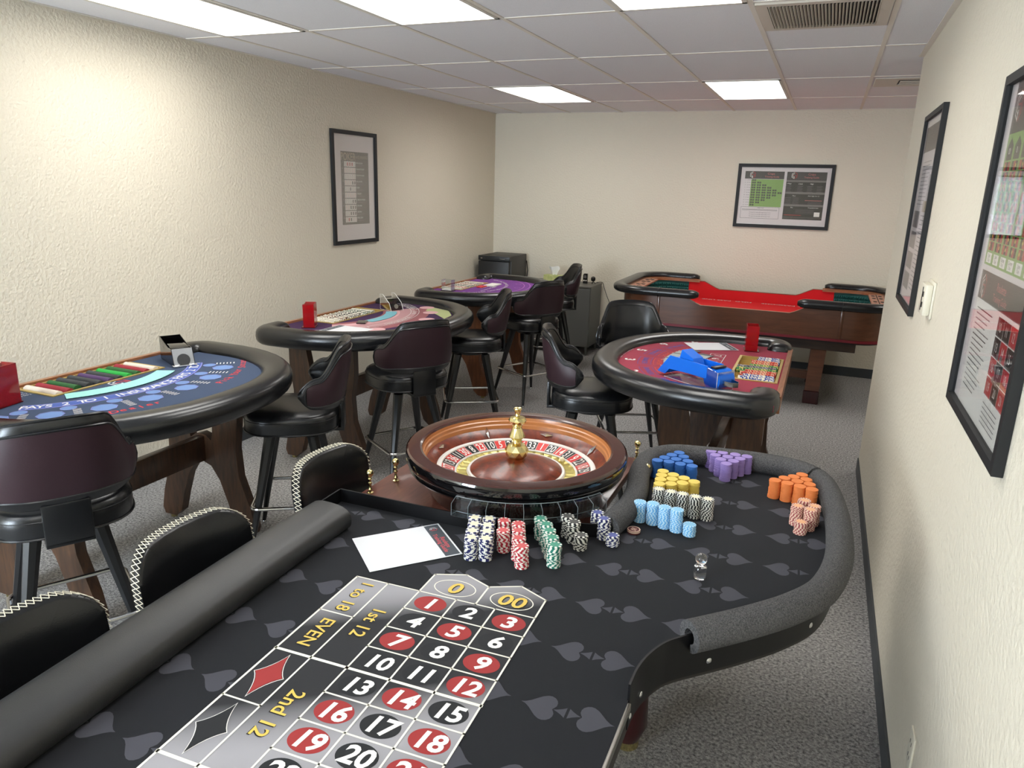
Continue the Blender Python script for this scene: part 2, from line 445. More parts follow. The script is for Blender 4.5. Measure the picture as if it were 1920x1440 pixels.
TF = lambda loc, ex, ey, ez: Matrix(((ex[0], ey[0], ez[0], loc[0]), (ex[1], ey[1], ez[1], loc[1]), (ex[2], ey[2], ez[2], loc[2]), (0, 0, 0, 1)))
# left wall: picture right = +y, up = +z, out = +x
framed('tall black framed poster of poker hand rankings on the left wall', TF((XL+.001, 5.481, 1.823), (0, 1, 0), (0, 0, 1), (1, 0, 0)), .66, .935, .032, poker_fill)

def craps_fill(g):
    z = .0065
    # left sheet
    rect(g, -.402, -.008, .175, .252, z, 1); logo(g, -.325, .215, .030, z+.0005)
    g.text('Craps', .030, -.14, .226, z+.0005, 8); g.text('Training Guide', .024, -.13, .196, z+.0005, 8)
    rect(g, -.335, -.010, -.110, .172, z, 4)
    cnt = [1, 2, 3, 4, 5, 6, 5, 4, 3, 2, 1]
    for i, n in enumerate(cnt):
        yy = .162-i*.0255
        g.text(str(i+2), .013, -.392, yy, z+.0005, 3); g.text('to one', .013, -.357, yy, z+.0005, 3)
        for j in range(n):
            for q in range(2):
                xx = -.326+j*.054+q*.022
                rect(g, xx, xx+.017, yy-.008, yy+.008, z+.001, 3)
                g.ell(xx+.008, yy, .002, .002, z+.0014, 7, 6)
    g.poly([(-.412, -.115), (-.412, -.232), (-.022, -.232), (-.022, -.115)], .0025, z, 1, closed=True)
    g.text('FAQ Craps', .014, -.21, -.125, z+.0005, 3)
    rect(g, -.40, -.04, -.142, -.139, z+.0005, 3); rect(g, -.40, -.04, -.150, -.148, z+.0005, 3)
    for q in range(3): g.text('7:6 means for every $6 wagered pay 7 to 6', .0125, -.215, -.172-q*.02, z+.0005, 3)
    # right sheet
    rect(g, .018, .405, -.230, .252, z, 3); rect(g, .018, .405, .175, .252, z+.0003, 1)
    logo(g, .090, .215, .030, z+.0006)
    g.text('Craps', .030, .26, .226, z+.0006, 8); g.text('Training Guide', .024, .26, .196, z+.0006, 8)
    for yy in (.150, .030, -.095): rect(g, .018, .405, yy, yy+.020, z+.0004, 2)
    for x, s_ in ((.048, '3 Pays'), (.16, 'C & E'), (.27, 'High')): g.text(s_, .017, x, .132, z+.0006, 7, bold=.01)
    for x in (.048, .16, .255, .35):
        for q in range(5): rect(g, x-.028, x+.026-.008*(q % 2), .108-q*.014, .111-q*.014, z+.0006, 2)
    g.text('Place', .015, .11, .012, z+.0006, 7); g.text('Horn high 2 to 12', .015, .30, .012, z+.0006, 7)
    rect(g, .22, .385, -.036, -.031, z+.0006, 8)
    for x in (.05, .13):
        for q in range(5): rect(g, x-.03, x+.03, -.01-q*.015, -.0075-q*.015, z+.0006, 2)
    for q in range(4): rect(g, .25, .38, -.05-q*.012, -.048-q*.012, z+.0006, 2)
    g.text('Buy', .015, .10, -.108, z+.0006, 7); g.text('Proposition bets', .015, .31, -.108, z+.0006, 7)
    for q in range(4): rect(g, .14, .32, -.130-q*.012, -.128-q*.012, z+.0006, 2)
    rect(g, .03, .20, -.188, -.182, z+.0006, 5); rect(g, .018, .405, -.218, -.200, z+.0004, 1)
    rect(g, .325, .38, -.195, -.150, z+.0008, 7)
# far wall: picture right = +x, out = -y
framed('wide black framed poster with green and dark dice sheets on the far wall', TF((-.467, YF-.001, 1.845), (1, 0, 0), (0, 0, 1), (0, -1, 0)), .955, .655, .034, craps_fill)

def right_a(g):
    z = .0065
    rect(g, -.29, .30, .28, .40, z, 1); rect(g, -.29, .30, .40, .42, z, 7)
    for q in range(12): rect(g, -.22, .10-.03*(q % 3), .23-q*.018, .233-q*.018, z, 2)
    for q in range(4): rect(g, -.26, -.02, -.08-q*.10, -.0-q*.10, z, 2)
    for q in range(18): rect(g, .03, .24-.02*(q % 4), -.02-q*.02, -.016-q*.02, z, 2)
    rect(g, .05, .25, -.0, .05, z, 6)
def roul_fill(g):
    z = .0065
    rect(g, -.25, .30, .29, .42, z, 1); logo(g, -.19, .355, .035, z+.0005, 7, 5)
    g.text('Roulette', .05, .06, .37, z+.0005, 8); g.text('Training Guide', .035, .06, .325, z+.0005, 8)
    rect(g, -.25, .30, -.04, .29, z, 4)
    for c in range(6):
        xc = -.20+c*.085
        g.flat([(xc-.032, .225), (xc+.032, .225), (xc+.032, .26), (xc, .28), (xc-.032, .26)], z+.0004, 1)
        g.text('0' if c % 2 else '00', .022, xc, .247, z+.0008, 7)
        for r in range(9):
            for q in range(3):
                red = (r+q+c) % 2 == 0
                rect(g, xc-.032+q*.0215, xc-.012+q*.0215, .198-r*.025, .2205-r*.025, z+.0004, 5 if red else 3)
            g.ell(xc-.02+((r*7+c*3) % 4)*.012, .21-r*.025, .005, .005, z+.0008, 9, 8)
        rect(g, xc-.03, xc+.03, -.034, -.008, z+.0004, 7)
        g.text(('One', 'Split', 'Street', 'Corner', 'Line', 'Three')[c], .014, xc, -.015, z+.0008, 3); g.text('Chip', .012, xc, -.027, z+.0008, 3)
    rect(g, -.25, .30, -.13, -.055, z, 1); logo(g, -.195, -.095, .03, z+.0005, 7, 5)
    g.text('Roulette', .030, .02, -.080, z+.0005, 8); g.text('Training Guide', .026, .02, -.110, z+.0005, 8)
    rect(g, -.25, .30, -.42, -.13, z, 7)
    for q in range(16): rect(g, -.22, -.02-.02*(q % 4), -.155-q*.014, -.152-q*.014, z+.0004, 2 if q % 5 else 3)
    reds = {12, 14, 16, 18, 19, 21}
    for r in range(4):
        for q in range(3):
            n = 10+3*r+q; x0 = .05+q*.07; y0 = -.185-r*.048
            rect(g, x0, x0+.067, y0, y0+.045, z+.0004, 5 if n in reds else 3); g.text(str(n), .032, x0+.033, y0+.023, z+.0008, 7, sx=.8)
    for q in range(2):
        for p in range(3): g.ell(.115+q*.035, -.225-p*.028, .012, .009, z+.0012, 2, 10)
    for q in range(5): rect(g, .06, .22, -.35-q*.012, -.347-q*.012, z+.0004, 2)
# right wall: out = -x, picture right = -y
framed('tall black framed poster on the right wall, the farther of two, nearer the wall corner', TF((XR-.001, 4.08, 1.815), (0, -1, 0), (0, 0, 1), (-1, 0, 0)), .70, .915, .023, right_a)
framed('tall black framed roulette training poster on the right wall, nearest the camera', TF((XR-.001, 2.085, 1.755), (0, -1, 0), (0, 0, 1), (-1, 0, 0)), .69, .885, .024, roul_fill)

# thermostat and outlets
ivory = mat('ivory_plastic', srgb(226, 220, 202), 0.4); slot_m = mat('slot_dark', srgb(30, 28, 26), 0.7)
t = thing('thermostat', 'small ivory thermostat on the right wall between the two framed posters', 'thermostat', (XR, 3.26, 1.50))
g = G(); g.rbox(-.008, 0, -.085, .085, -.07, .07, .003, 2); obj('backplate', g, ivory, t)
g = G(); g.rbox(-.034, -.008, -.075, .06, -.06, .06, .006, 2); obj('cover', g, ivory, t)
g = G(); g.box(-.036, -.033, -.012, -.004, -.045, .045); g.box(-.036, -.033, -.045, -.03, .01, .03); g.box(-.036, -.033, -.045, -.03, -.03, -.01); obj('slider', g, slot_m, t, smooth=False)
def outlet(label, loc, rz):
    t = thing('wall_outlet', label, 'wall outlet', loc, rz)
    g = G(); g.rbox(-.035, .035, -.006, 0, -.057, .057, .002, 2); obj('cover_plate', g, ivory, t)
    g = G()
    for q in (-.022, .022):
        g.box(-.012, -.008, -.0065, -.0055, q-.006, q+.006); g.box(.008, .012, -.0065, -.0055, q-.006, q+.006)
    obj('socket', g, slot_m, t, smooth=False)
outlet('ivory outlet plate low on the right wall at the bottom right', (XR, 2.06, .36), -PI/2)
outlet('ivory outlet plate low on the far wall under the dice table', (.16, YF, .36), 0)
# ------------------------------------------------------------------ roulette table
TZ = .825                      # felt height
RA = math.radians(2.3)         # the printed layout sits about two degrees off the room axes
felt_blk = mat('black_felt', srgb(31, 32, 36), 0.88, spec=0.15, bump=0.12, bscale=900, sheen=0.05)
spade_m = mat('spade_print', srgb(74, 74, 81), 0.85, spec=0.15)
cream_line = mat('layout_line', srgb(238, 234, 220), 0.75)
red_oval = mat('layout_red', srgb(156, 42, 42), 0.75)
blk_oval = mat('layout_black', srgb(24, 26, 30), 0.8)
gold_tx = mat('layout_gold', srgb(226, 190, 84), 0.6)
gold_sh = mat('layout_gold_shadow', srgb(14, 13, 12), 0.8)
foam = mat('foam_rubber', srgb(58, 58, 60), 0.95, spec=0.1, var=srgb(112, 111, 111), vscale=300, bump=0.7, bscale=240)
blk_strip = mat('black_plastic_strip', srgb(13, 13, 15), 0.45, spec=0.25)
silver = mat('silver_edge', srgb(176, 174, 168), 0.3, metal=1.0)
red_wood = wood('red_brown_wood', srgb(44, 14, 16), srgb(66, 22, 22), 5, (8, 8, 1), 0.3, 0.3)
plat_wood = wood('platform_wood', srgb(92, 54, 46), srgb(116, 70, 58), 5, (10, 1.5, 10), 0.28, 0.4)

# printed background: silver bands running across the layout
lay_bg = bpy.data.materials.new('layout_bands'); lay_bg.use_nodes = True
nt = lay_bg.node_tree; b = nt.nodes['Principled BSDF']; b.inputs['Roughness'].default_value = .8
tc = nt.nodes.new('ShaderNodeTexCoord'); sp = nt.nodes.new('ShaderNodeSeparateXYZ'); nt.links.new(tc.outputs['Object'], sp.inputs[0])
def mth(op, a, bb, c=None):
    n = nt.nodes.new('ShaderNodeMath'); n.operation = op
    for i, v in enumerate((a, bb, c)):
        if v is None: continue
        if isinstance(v, (int, float)): n.inputs[i].default_value = v
        else: nt.links.new(v, n.inputs[i])
    return n.outputs[0]
OX, OY = -.85, 1.1             # table empty
ph = mth('ADD', mth('MULTIPLY', sp.outputs['X'], -.67), sp.outputs['Y'])          # p - (OY-.67*OX)
ph0 = OY-.67*OX
ph = mth('MULTIPLY', mth('SUBTRACT', ph, 2.157-ph0), 2*PI/.69)
cs = mth('MULTIPLY_ADD', mth('COSINE', ph, 0), .5, .5)
cr = nt.nodes.new('ShaderNodeValToRGB'); nt.links.new(cs, cr.inputs[0])
cr.color_ramp.elements[0].position = .42; cr.color_ramp.elements[0].color = srgb(32, 33, 37)
cr.color_ramp.elements[1].position = 1; cr.color_ramp.elements[1].color = srgb(158, 156, 160)
nt.links.new(cr.outputs[0], b.inputs['Base Color'])

def catmull(P, n=8, closed=False):
    out = []; L = len(P)
    rng = range(L) if closed else range(L-1)
    for i in rng:
        p0 = P[i-1] if (closed or i > 0) else P[0]; p1 = P[i]; p2 = P[(i+1) % L]; p3 = P[(i+2) % L] if (closed or i+2 < L) else P[-1]
        for k in range(n):
            t = k/n
            out.append(tuple(.5*((2*p1[d])+(-p0[d]+p2[d])*t+(2*p0[d]-5*p1[d]+4*p2[d]-p3[d])*t*t+(-p0[d]+3*p1[d]-3*p2[d]+p3[d])*t**3) for d in range(len(p1))))
    if not closed: out.append(tuple(P[-1]))
    return out

WC = (-.941, 2.327)            # wheel centre
foam_pts = [(-.515, 2.045), (-.503, 2.11), (-.490, 2.236), (-.498, 2.376), (-.527, 2.532), (-.528, 2.69), (-.47, 2.79), (-.36, 2.83), (-.178, 2.86), (-.03, 2.857), (.065, 2.81), (.118, 2.70),
            (.15, 2.46), (.158, 2.25), (.148, 2.09), (.11, 1.93), (.04, 1.81), (-.062, 1.69), (-.193, 1.56)]
foam_path = catmull(foam_pts, 6)
tail = catmull([(-.193, 1.56), (-.225, 1.52), (-.25, 1.46), (-.262, 1.40), (-.264, 1.335)], 5)
edge_r = foam_path+tail[1:]
felt_poly = edge_r+[(-.262, 1.0), (-.262, -.15), (-1.36, -.15), (-1.40, 1.72), (-1.412, 1.905), (-.90, 1.912), (-.66, 1.99)]

rt = thing('roulette_table', 'large black roulette table with spade patterned felt and foam edge in the foreground', 'roulette table', (OX, OY, 0))
def off(g): g.v = [(x-OX, y-OY, z) for x, y, z in g.v]; return g
gfelt = G(); gfelt.prism(felt_poly, TZ-.012, TZ, 0)
g = G(); g.prism([(x*1.0, y) for x, y in felt_poly], TZ-.085, TZ-.012, 0)
g.box(-1.36, -.30, -.1, 1.85, TZ-.13, TZ-.085)
obj('table_board', off(g), [dark_board], rt, smooth=False)

def spade_shapes():
    half = [(0, 0), (.010, .0035), (.020, .011), (.030, .0215), (.040, .0315), (.050, .0375), (.058, .0385), (.066, .0355), (.0725, .029), (.0755, .021), (.0755, .012), (.072, .005), (.0695, .0015)]
    body = half+[(x, -y) for x, y in half[:0:-1]]
    stem = [(.0715, 0), (.080, .0035), (.090, .009), (.0985, .0155), (.0985, -.0155), (.090, -.009), (.080, -.0035)]
    return body, stem
SB, SS = spade_shapes()
def inside(p, P):
    c = False; n = len(P)
    for i in range(n):
        (x1, y1), (x2, y2) = P[i], P[(i+1) % n]
        if (y1 > p[1]) != (y2 > p[1]) and p[0] < (x2-x1)*(p[1]-y1)/(y2-y1)+x1: c = not c
    return c
g = G()
cr_, sr_ = math.cos(RA), math.sin(RA)
for j in range(-9, 6):
    for i in range(-6, 4):
        px, py = .228*i, -.2083*j
        cx, cy = -.396+px*cr_+py*sr_*1.0, 1.866+px*sr_*.35-py*cr_
        for sgn in (-1, 1):
            # stems meet at the pair centre, tips point outwards
            def P(q): 
                x = sgn*(.1015-q[0]); y = q[1]*sgn
                return (cx+x*cr_-y*sr_, cy+x*sr_+y*cr_)
            for shp in (SB, SS):
                pts = [P(q) for q in shp]
                if all(inside(q, felt_poly) for q in pts): gfelt.flat(pts, TZ+.0004, 1)
obj('felt', off(gfelt), [felt_blk, spade_m], rt, smooth=False)

# the betting layout, in its own printed frame
LT = Matrix.Translation((-.557, 1.535, 0)) @ Matrix.Rotation(RA, 4, 'Z')
RH = .0875; CX = [-.328, -.219, -.109, 0.0]
lm = [lay_bg, cream_line, red_oval, blk_oval, gold_tx, gold_sh, white_m]
g = G(); z = TZ+.0008
bg = [(-.521, -.3285*3.2), (0, -.3285*3.2), (0, .09), (-.083, .13), (-.164, .092), (-.245, .127), (-.328, .095), (-.328, 0), (-.521, 0)]
g.flat(bg, z, 0, LT)
z1, z2, z3, z4 = TZ+.0011, TZ+.0014, TZ+.0017, TZ+.0020
L = lambda p, q, wd=.0045: g.line(p, q, wd, z2, 1, LT)
for r in range(13): L((-.328, -RH*r), (0, -RH*r), .008 if r in (4, 8, 12) else .0045)
for x in CX: L((x, 0), (x, -RH*12), .0045)
L((-.424, 0), (-.424, -RH*12)); L((-.521, 0), (-.521, -RH*12), .0055)
L((-.521, 0), (-.328, 0))
for r in (4, 8, 12): L((-.521, -RH*r), (-.328, -RH*r), .008)
for r in (2, 6, 10): L((-.521, -RH*r), (-.424, -RH*r))
for a, b_ in (((-.328, 0), (-.328, .095)), ((-.328, .095), (-.245, .127)), ((-.245, .127), (-.164, .092)), ((-.164, .092), (-.164, 0)), ((-.164, .092), (-.083, .13)), ((-.083, .13), (0, .09)), ((0, .09), (0, 0))): L(a, b_, .005)
REDS = {1, 3, 5, 7, 9, 12, 14, 16, 18, 19, 21, 23, 25, 27, 30, 32, 34, 36}
for r in range(12):
    for c in range(3):
        n = 3*r+c+1; cx, cy = (CX[c]+CX[c+1])/2, -RH*(r+.5)
        g.ell(cx, cy, .044, .034, z1, 2 if n in REDS else 3, 40, LT)
        g.text(str(n), .066, cx, cy, z3, 6, 0, LT, shear=.12, bold=.03, sx=1.0 if n > 9 else 1.1)
for c, s_ in ((-.246, '0'), (-.082, '00')):
    g.ring(c, .050, .060, .040, .003, z2, 1, 48, LT)
    g.text(s_, .072, c+.002, .048, z3, 5, 0, LT, shear=.12, bold=.026, sx=1.05); g.text(s_, .072, c, .050, z4, 4, 0, LT, shear=.12, bold=.02, sx=1.05)
def side(s_, x, y, size=.050):
    g.text(s_, size, x-.0015, y-.002, z3, 5, -PI/2, LT, bold=.02); g.text(s_, size, x, y, z4, 4, -PI/2, LT, bold=.012)
side('1st 12', -.376, -.178, .052); side('2nd 12', -.376, -.528, .052); side('3rd 12', -.376, -.878, .052)
side('1 to 18', -.470, -.088); side('EVEN', -.470, -.262); side('ODD', -.470, -.788); side('19 to 36', -.470, -.962)
for k, (cy, mi) in enumerate(((-.4375, 2), (-.6125, 3))):
    def dia(sc_):
        P = []
        C4 = [(0, .078*sc_), (.040*sc_, 0), (0, -.078*sc_), (-.040*sc_, 0)]
        for i in range(4):
            a, b_ = C4[i], C4[(i+1) % 4]
            for t_ in range(6):
                t_ /= 6; m_ = ((a[0]+b_[0])/2*.62, (a[1]+b_[1])/2*.62)
                P.append(tuple((1-t_)**2*a[d]+2*t_*(1-t_)*m_[d]+t_*t_*b_[d] for d in range(2)))
        return [(-.4725+p[0], cy+p[1]) for p in P]
    g.flat(dia(1), z2, 6, LT); g.flat(dia(.94), z3, 3, LT); g.flat(dia(.90), z4, mi, LT)
obj('betting_layout', off(g), lm, rt, smooth=False)

# padded arm rail along the player side
rp = [(-1.318, 1.74), (-1.314, 1.5), (-1.303, 1.2), (-1.29, .9), (-1.272, .5), (-1.25, 0), (-1.245, -.12)]
rp = [(x-.022, y) for x, y in rp]
sec = [(.082*math.copysign(abs(math.cos(t))**.75, math.cos(t)), .872-.015+.042*math.copysign(abs(math.sin(t))**.75, math.sin(t))) for t in [2*PI*i/24 for i in range(24)]]
g = G()
s1 = [(x, y) for x, y in catmull(rp, 5)]
scl = [(1, 1, 0)]*len(s1)
g.sweep([(s1[0][0]+.001, s1[0][1]+.012)]+s1, [(a, b_) for a, b_ in sec])
obj('arm_rail', off(g), [mat('arm_rail_vinyl', srgb(44, 44, 44), 0.42, spec=0.45, bump=0.08, bscale=500)], rt, sharp=60)

# black plastic strip standing round the felt (thin wall, real thickness)
def wall_strip(path, z0, z1, th, name, m, parent):
    g = G(); g.sweep(path, [(-th/2, z0), (th/2, z0), (th/2, z1), (-th/2, z1)]); return obj(name, off(g), [m], parent, smooth=True, sharp=50)
wall_strip([(-1.412, 1.775), (-1.414, 1.84), (-1.416, 1.905)], TZ-.06, TZ+.045, .005, 'edge_strip', blk_strip, rt)
wall_strip([(-1.416, 1.909), (-1.2, 1.911), (-1.0, 1.913), (-.90, 1.915), (-.78, 1.945), (-.66, 1.995), (-.56, 2.03), (-.49, 2.06)], TZ-.06, TZ+.045, .005, 'wheel_strip', blk_strip, rt)
wall_strip(edge_r, TZ-.075, TZ+.040, .005, 'edge_strip', blk_strip, rt)
# split foam tube pressed over the strip
def foam_tube(path, name):
    g = G(); sec = []
    for i in range(21):
        a = math.radians(-75+330*i/20)-PI/2+math.radians(15+0); sec.append((.040*math.cos(a+PI/2-math.radians(15)+math.radians(0)), TZ+.032+.040*math.sin(a+PI/2-math.radians(15))))
    outer = [(.040*math.cos(math.radians(-78+336*i/20)), TZ+.034+.040*math.sin(math.radians(-78+336*i/20))) for i in range(21)]
    inner = [(.019*math.cos(math.radians(-70+320*i/14)), TZ+.034+.019*math.sin(math.radians(-70+320*i/14))) for i in range(15)][::-1]
    sec = outer+inner
    n = len(sec); L_ = len(path); vs = []
    for i in range(L_):
        a, b_ = path[max(i-1, 0)], path[min(i+1, L_-1)]
        dx, dy = b_[0]-a[0], b_[1]-a[1]; q = math.hypot(dx, dy); nx, ny = dy/q, -dx/q
        for o, zz in sec: vs.append((path[i][0]+nx*o, path[i][1]+ny*o, zz))
    fs = []
    for i in range(L_-1):
        for j in range(n): fs.append((i*n+j, (i+1)*n+j, (i+1)*n+(j+1) % n, i*n+(j+1) % n))
    for e in (0, (L_-1)*n):
        k = len(outer); m_ = len(inner)
        idx = list(range(k)); jn = [k+m_-1-int(round(i*(m_-1)/(k-1))) for i in range(k)]
        for i in range(k-1):
            q = [e+idx[i], e+idx[i+1], e+jn[i+1], e+jn[i]]
            q2 = []
            [q2.append(v) for v in q if v not in q2]
            if len(q2) > 2: fs.append(q2 if e else q2[::-1])
    g.add(vs, fs); return obj(name, off(g), [foam], rt, sharp=60)
k_split = min(range(len(foam_path)), key=lambda i: (foam_path[i][0]-.075)**2+(foam_path[i][1]-2.80)**2)
foam_tube(foam_path[1:k_split+1], 'foam_edge'); foam_tube(foam_path[k_split+1:-1], 'foam_edge')
# silver edge along the dealer side, strip screws
g = G(); g.rbox(-.263, -.255, -.15, 1.325, TZ-.016, TZ+.003, .002, 2); obj('metal_edge', off(g), [silver], rt)
def screw(x, y, zz, nx, ny):
    g = G(); tfm = Matrix.Translation((x, y, zz)) @ Vector((nx, ny, 0)).to_track_quat('Z', 'Y').to_matrix().to_4x4()
    g.lathe([(0, .004), (.003, .0038), (.006, .0028), (.008, .001), (.008, -.001)], 14, tf=tfm); obj('screw', off(g), [chrome], rt)
for px, py in ((.085, 1.885), (-.130, 1.628), (-.268, 1.42), (-.268, 1.335)):
    k_ = min(range(1, len(edge_r)-1), key=lambda i: (edge_r[i][0]-px)**2+(edge_r[i][1]-py)**2)
    a, b_ = edge_r[k_-1], edge_r[k_+1]; q = math.hypot(b_[0]-a[0], b_[1]-a[1]); nx, ny = -(b_[1]-a[1])/q, (b_[0]-a[0])/q
    screw(edge_r[k_][0]+nx*.0035, edge_r[k_][1]+ny*.0035, TZ-.045, nx, ny)
# platform under the wheel, brass posts
g = G(); g.rbox(-1.425, -.60, 1.917, 2.84, TZ-.055, TZ-.0225, .004, 2); obj('wheel_platform', off(g), [plat_wood], rt)
post_prof = [(0, 0), (.011, 0), (.012, .004), (.006, .007), (.005, .012), (.008, .016), (.005, .020), (.0045, .034), (.0075, .037), (.0075, .041), (.0045, .044), (.0045, .052), (.008, .056), (.005, .060), (.008, .064), (.012, .070), (.0135, .077), (.012, .084), (.007, .089), (0, .091)]
for px, py in ((-1.392, 2.05), (-1.368, 2.185), (-.505, 2.56), (-.60, 2.80)):
    g = G(); g.lathe(post_prof, 20, (px, py, TZ-.022)); obj('brass_post', off(g), [brass], rt)
# legs: tapered red-brown legs with brass toe caps
for lx, ly in ((-.42, 2.15), (-1.15, 2.5), (-.42, .1), (-1.2, .1)):
    g = G(); g.tube([(lx, ly, .03), (lx+.005, ly, .10), (lx+.01, ly, .25), (lx, ly-.01, .42), (lx-.03, ly-.05, TZ-.085)], [.040, .062, .052, .045, .06], 16)
    lg = obj('leg', off(g), [red_wood], rt, sharp=50)
    g = G(); g.lathe([(0, 0), (.036, 0), (.042, .006), (.042, .034), (.036, .038), (0, .038)], 20, (lx, ly, 0)); obj('toe_cap', off(g), [brass], lg)

# ------------------------------------------------------------------ roulette wheel
burl = wood('burl_veneer', srgb(66, 20, 8), srgb(132, 52, 22), 30, (1, 1, 1), 0.32, 0.12)
rim_m = mat('mahogany_lacquer', srgb(62, 28, 20), 0.16, spec=0.5, coat=0.5)
lite_wood = mat('orange_wood', srgb(176, 112, 62), 0.28, coat=0.2)
gloss_blk = mat('gloss_black', srgb(10, 9, 10), 0.07, coat=0.6)
pkt_gold = mat('pocket_gold', srgb(216, 200, 128), 0.3, metal=0.7)
wring = mat('white_ring', srgb(224, 222, 216), 0.3)
pk_red = mat('wheel_red', srgb(196, 44, 38), 0.3); pk_blk = mat('wheel_black', srgb(16, 16, 17), 0.3); pk_grn = mat('wheel_green', srgb(20, 120, 60), 0.3)
WZ = TZ-.022
wh = thing('roulette_wheel', 'glossy mahogany roulette wheel with brass turret on the table end', 'roulette wheel', (WC[0], WC[1], WZ))
H = .172                      # rim height above the platform
g = G()
g.lathe([(0, 0), (.300, 0), (.315, .004), (.325, .020), (.345, .055), (.372, .085), (.388, .098), (.392, .104), (.384, .108), (.384, .116), (.396, .122), (.402, .134), (.402, H-.014), (.399, H-.006)], 96)
obj('bowl', g, [gloss_blk], wh, sharp=40)
g = G(); g.lathe([(.3985, H-.008), (.392, H-.001), (.380, H), (.350, H), (.343, H-.003), (.341, H-.009)], 96); obj('rim', g, [rim_m], wh, sharp=18)
g = G(); g.lathe([(.341, H-.009), (.339, H-.020), (.334, H-.023), (.334, H-.034), (.329, H-.038), (.327, H-.052)], 96); obj('ball_track', g, [lite_wood], wh, sharp=30)
g = G(); g.lathe([(.327, H-.052), (.316, H-.058), (.298, H-.075), (.290, H-.084)], 96); obj('apron', g, [burl], wh, sharp=30)
g = G(); g.lathe([(.292, H-.086), (.291, H-.080), (.284, H-.078), (.274, H-.080), (.272, H-.086)], 96)
g.lathe([(.228, H-.1035), (.225, H-.099), (.221, H-.0985), (.218, H-.103)], 96)
g.lathe([(.182, H-.103), (.178, H-.096), (.172, H-.094), (.168, H-.097)], 96)
obj('white_ring', g, [wring], wh, sharp=40)
order = [0, 32, 15, 19, 4, 21, 2, 25, 17, 34, 6, 27, 13, 36, 11, 30, 8, 23, 10, 5, 24, 16, 33, 1, 20, 14, 31, 9, 22, 18, 29, 7, 28, 12, 35, 3, 26]
dth = 2*PI/37
th0 = math.atan2(WC[1], WC[0])       # away from the camera
g = G(); i24 = order.index(24)
zi, zo = H-.100, H-.084
for i, n in enumerate(order):
    a = th0+dth*.55-(i-i24)*dth
    mi = 0 if n == 0 else (1 if n in REDS else 2)
    vs = []
    for k in range(4):
        t_ = a-dth/2+dth*k/3
        vs += [(.226*math.cos(t_), .226*math.sin(t_), zi), (.273*math.cos(t_), .273*math.sin(t_), zo)]
    g.add(vs, [(2*k, 2*k+1, 2*k+3, 2*k+2) for k in range(3)], mi)
    # fine white fret between numbers
    t_ = a-dth/2
    for zz in (0,):
        nn = Vector((-math.sin(t_), math.cos(t_), 0))*.0007
        p0 = Vector((.226*math.cos(t_), .226*math.sin(t_), zi+.0006)); p1 = Vector((.273*math.cos(t_), .273*math.sin(t_), zo+.0006))
        g.add([p0-nn, p1-nn, p1+nn, p0+nn], [(0, 1, 2, 3)], 3)
    vs, fs = glyphs(str(n), 0, .012, 'CENTER')
    out = []
    for vx, vy in vs:
        r_ = .2495+vy*.054; tt = a-vx*.034/.2495
        out.append((r_*math.cos(tt), r_*math.sin(tt), zi+(zo-zi)*(r_-.226)/.047+.0009))
    g.add(out, fs, 3)
obj('number_ring', g, [pk_grn, pk_red, pk_blk, wring], wh, smooth=False)
g = G()
for i in range(37):
    a = th0+dth*.55-(i-i24)*dth
    t0, t1 = a-dth/2, a+dth/2; tm = a
    P = lambda r, t, zz: (r*math.cos(t), r*math.sin(t), zz)
    vs = [P(.222, t0, H-.103), P(.222, t1, H-.103), P(.180, t1, H-.104), P(.180, t0, H-.104), P(.200, tm, H-.120)]
    g.add(vs, [(0, 1, 4), (1, 2, 4), (2, 3, 4), (3, 0, 4)], 0)
obj('ball_pockets', g, [pkt_gold], wh, smooth=False)
# separators at the pocket edges
g = G()
for i in range(37):
    t_ = th0+dth*.05-i*dth
    g.add([(.222*math.cos(t_), .222*math.sin(t_), H-.101), (.184*math.cos(t_), .184*math.sin(t_), H-.1015), (.184*math.cos(t_+.012), .184*math.sin(t_+.012), H-.106), (.222*math.cos(t_+.012), .222*math.sin(t_+.012), H-.106), (.222*math.cos(t_-.012), .222*math.sin(t_-.012), H-.106), (.184*math.cos(t_-.012), .184*math.sin(t_-.012), H-.106)], [(0, 1, 2, 3), (1, 0, 4, 5)], 0)
fr = obj('pocket_frets', g, [pkt_gold], wh, smooth=False); fr['kind'] = 'stuff'
g = G(); g.lathe([(.170, H-.098), (.168, H-.094), (.12, H-.078), (.06, H-.060), (.030, H-.052), (0, H-.052)], 96)
obj('cone', g, [burl], wh, sharp=60)
g = G()
for i in range(8):
    t_ = i*PI/4+.2; p0 = Vector((.04*math.cos(t_), .04*math.sin(t_), H-.0535)); p1 = Vector((.167*math.cos(t_), .167*math.sin(t_), H-.0933))
    nn = Vector((-math.sin(t_), math.cos(t_), 0))*.0009
    g.add([p0-nn, p1-nn, p1+nn, p0+nn], [(0, 1, 2, 3)])
obj('cone_inlay', g, [pk_blk], wh, smooth=False)
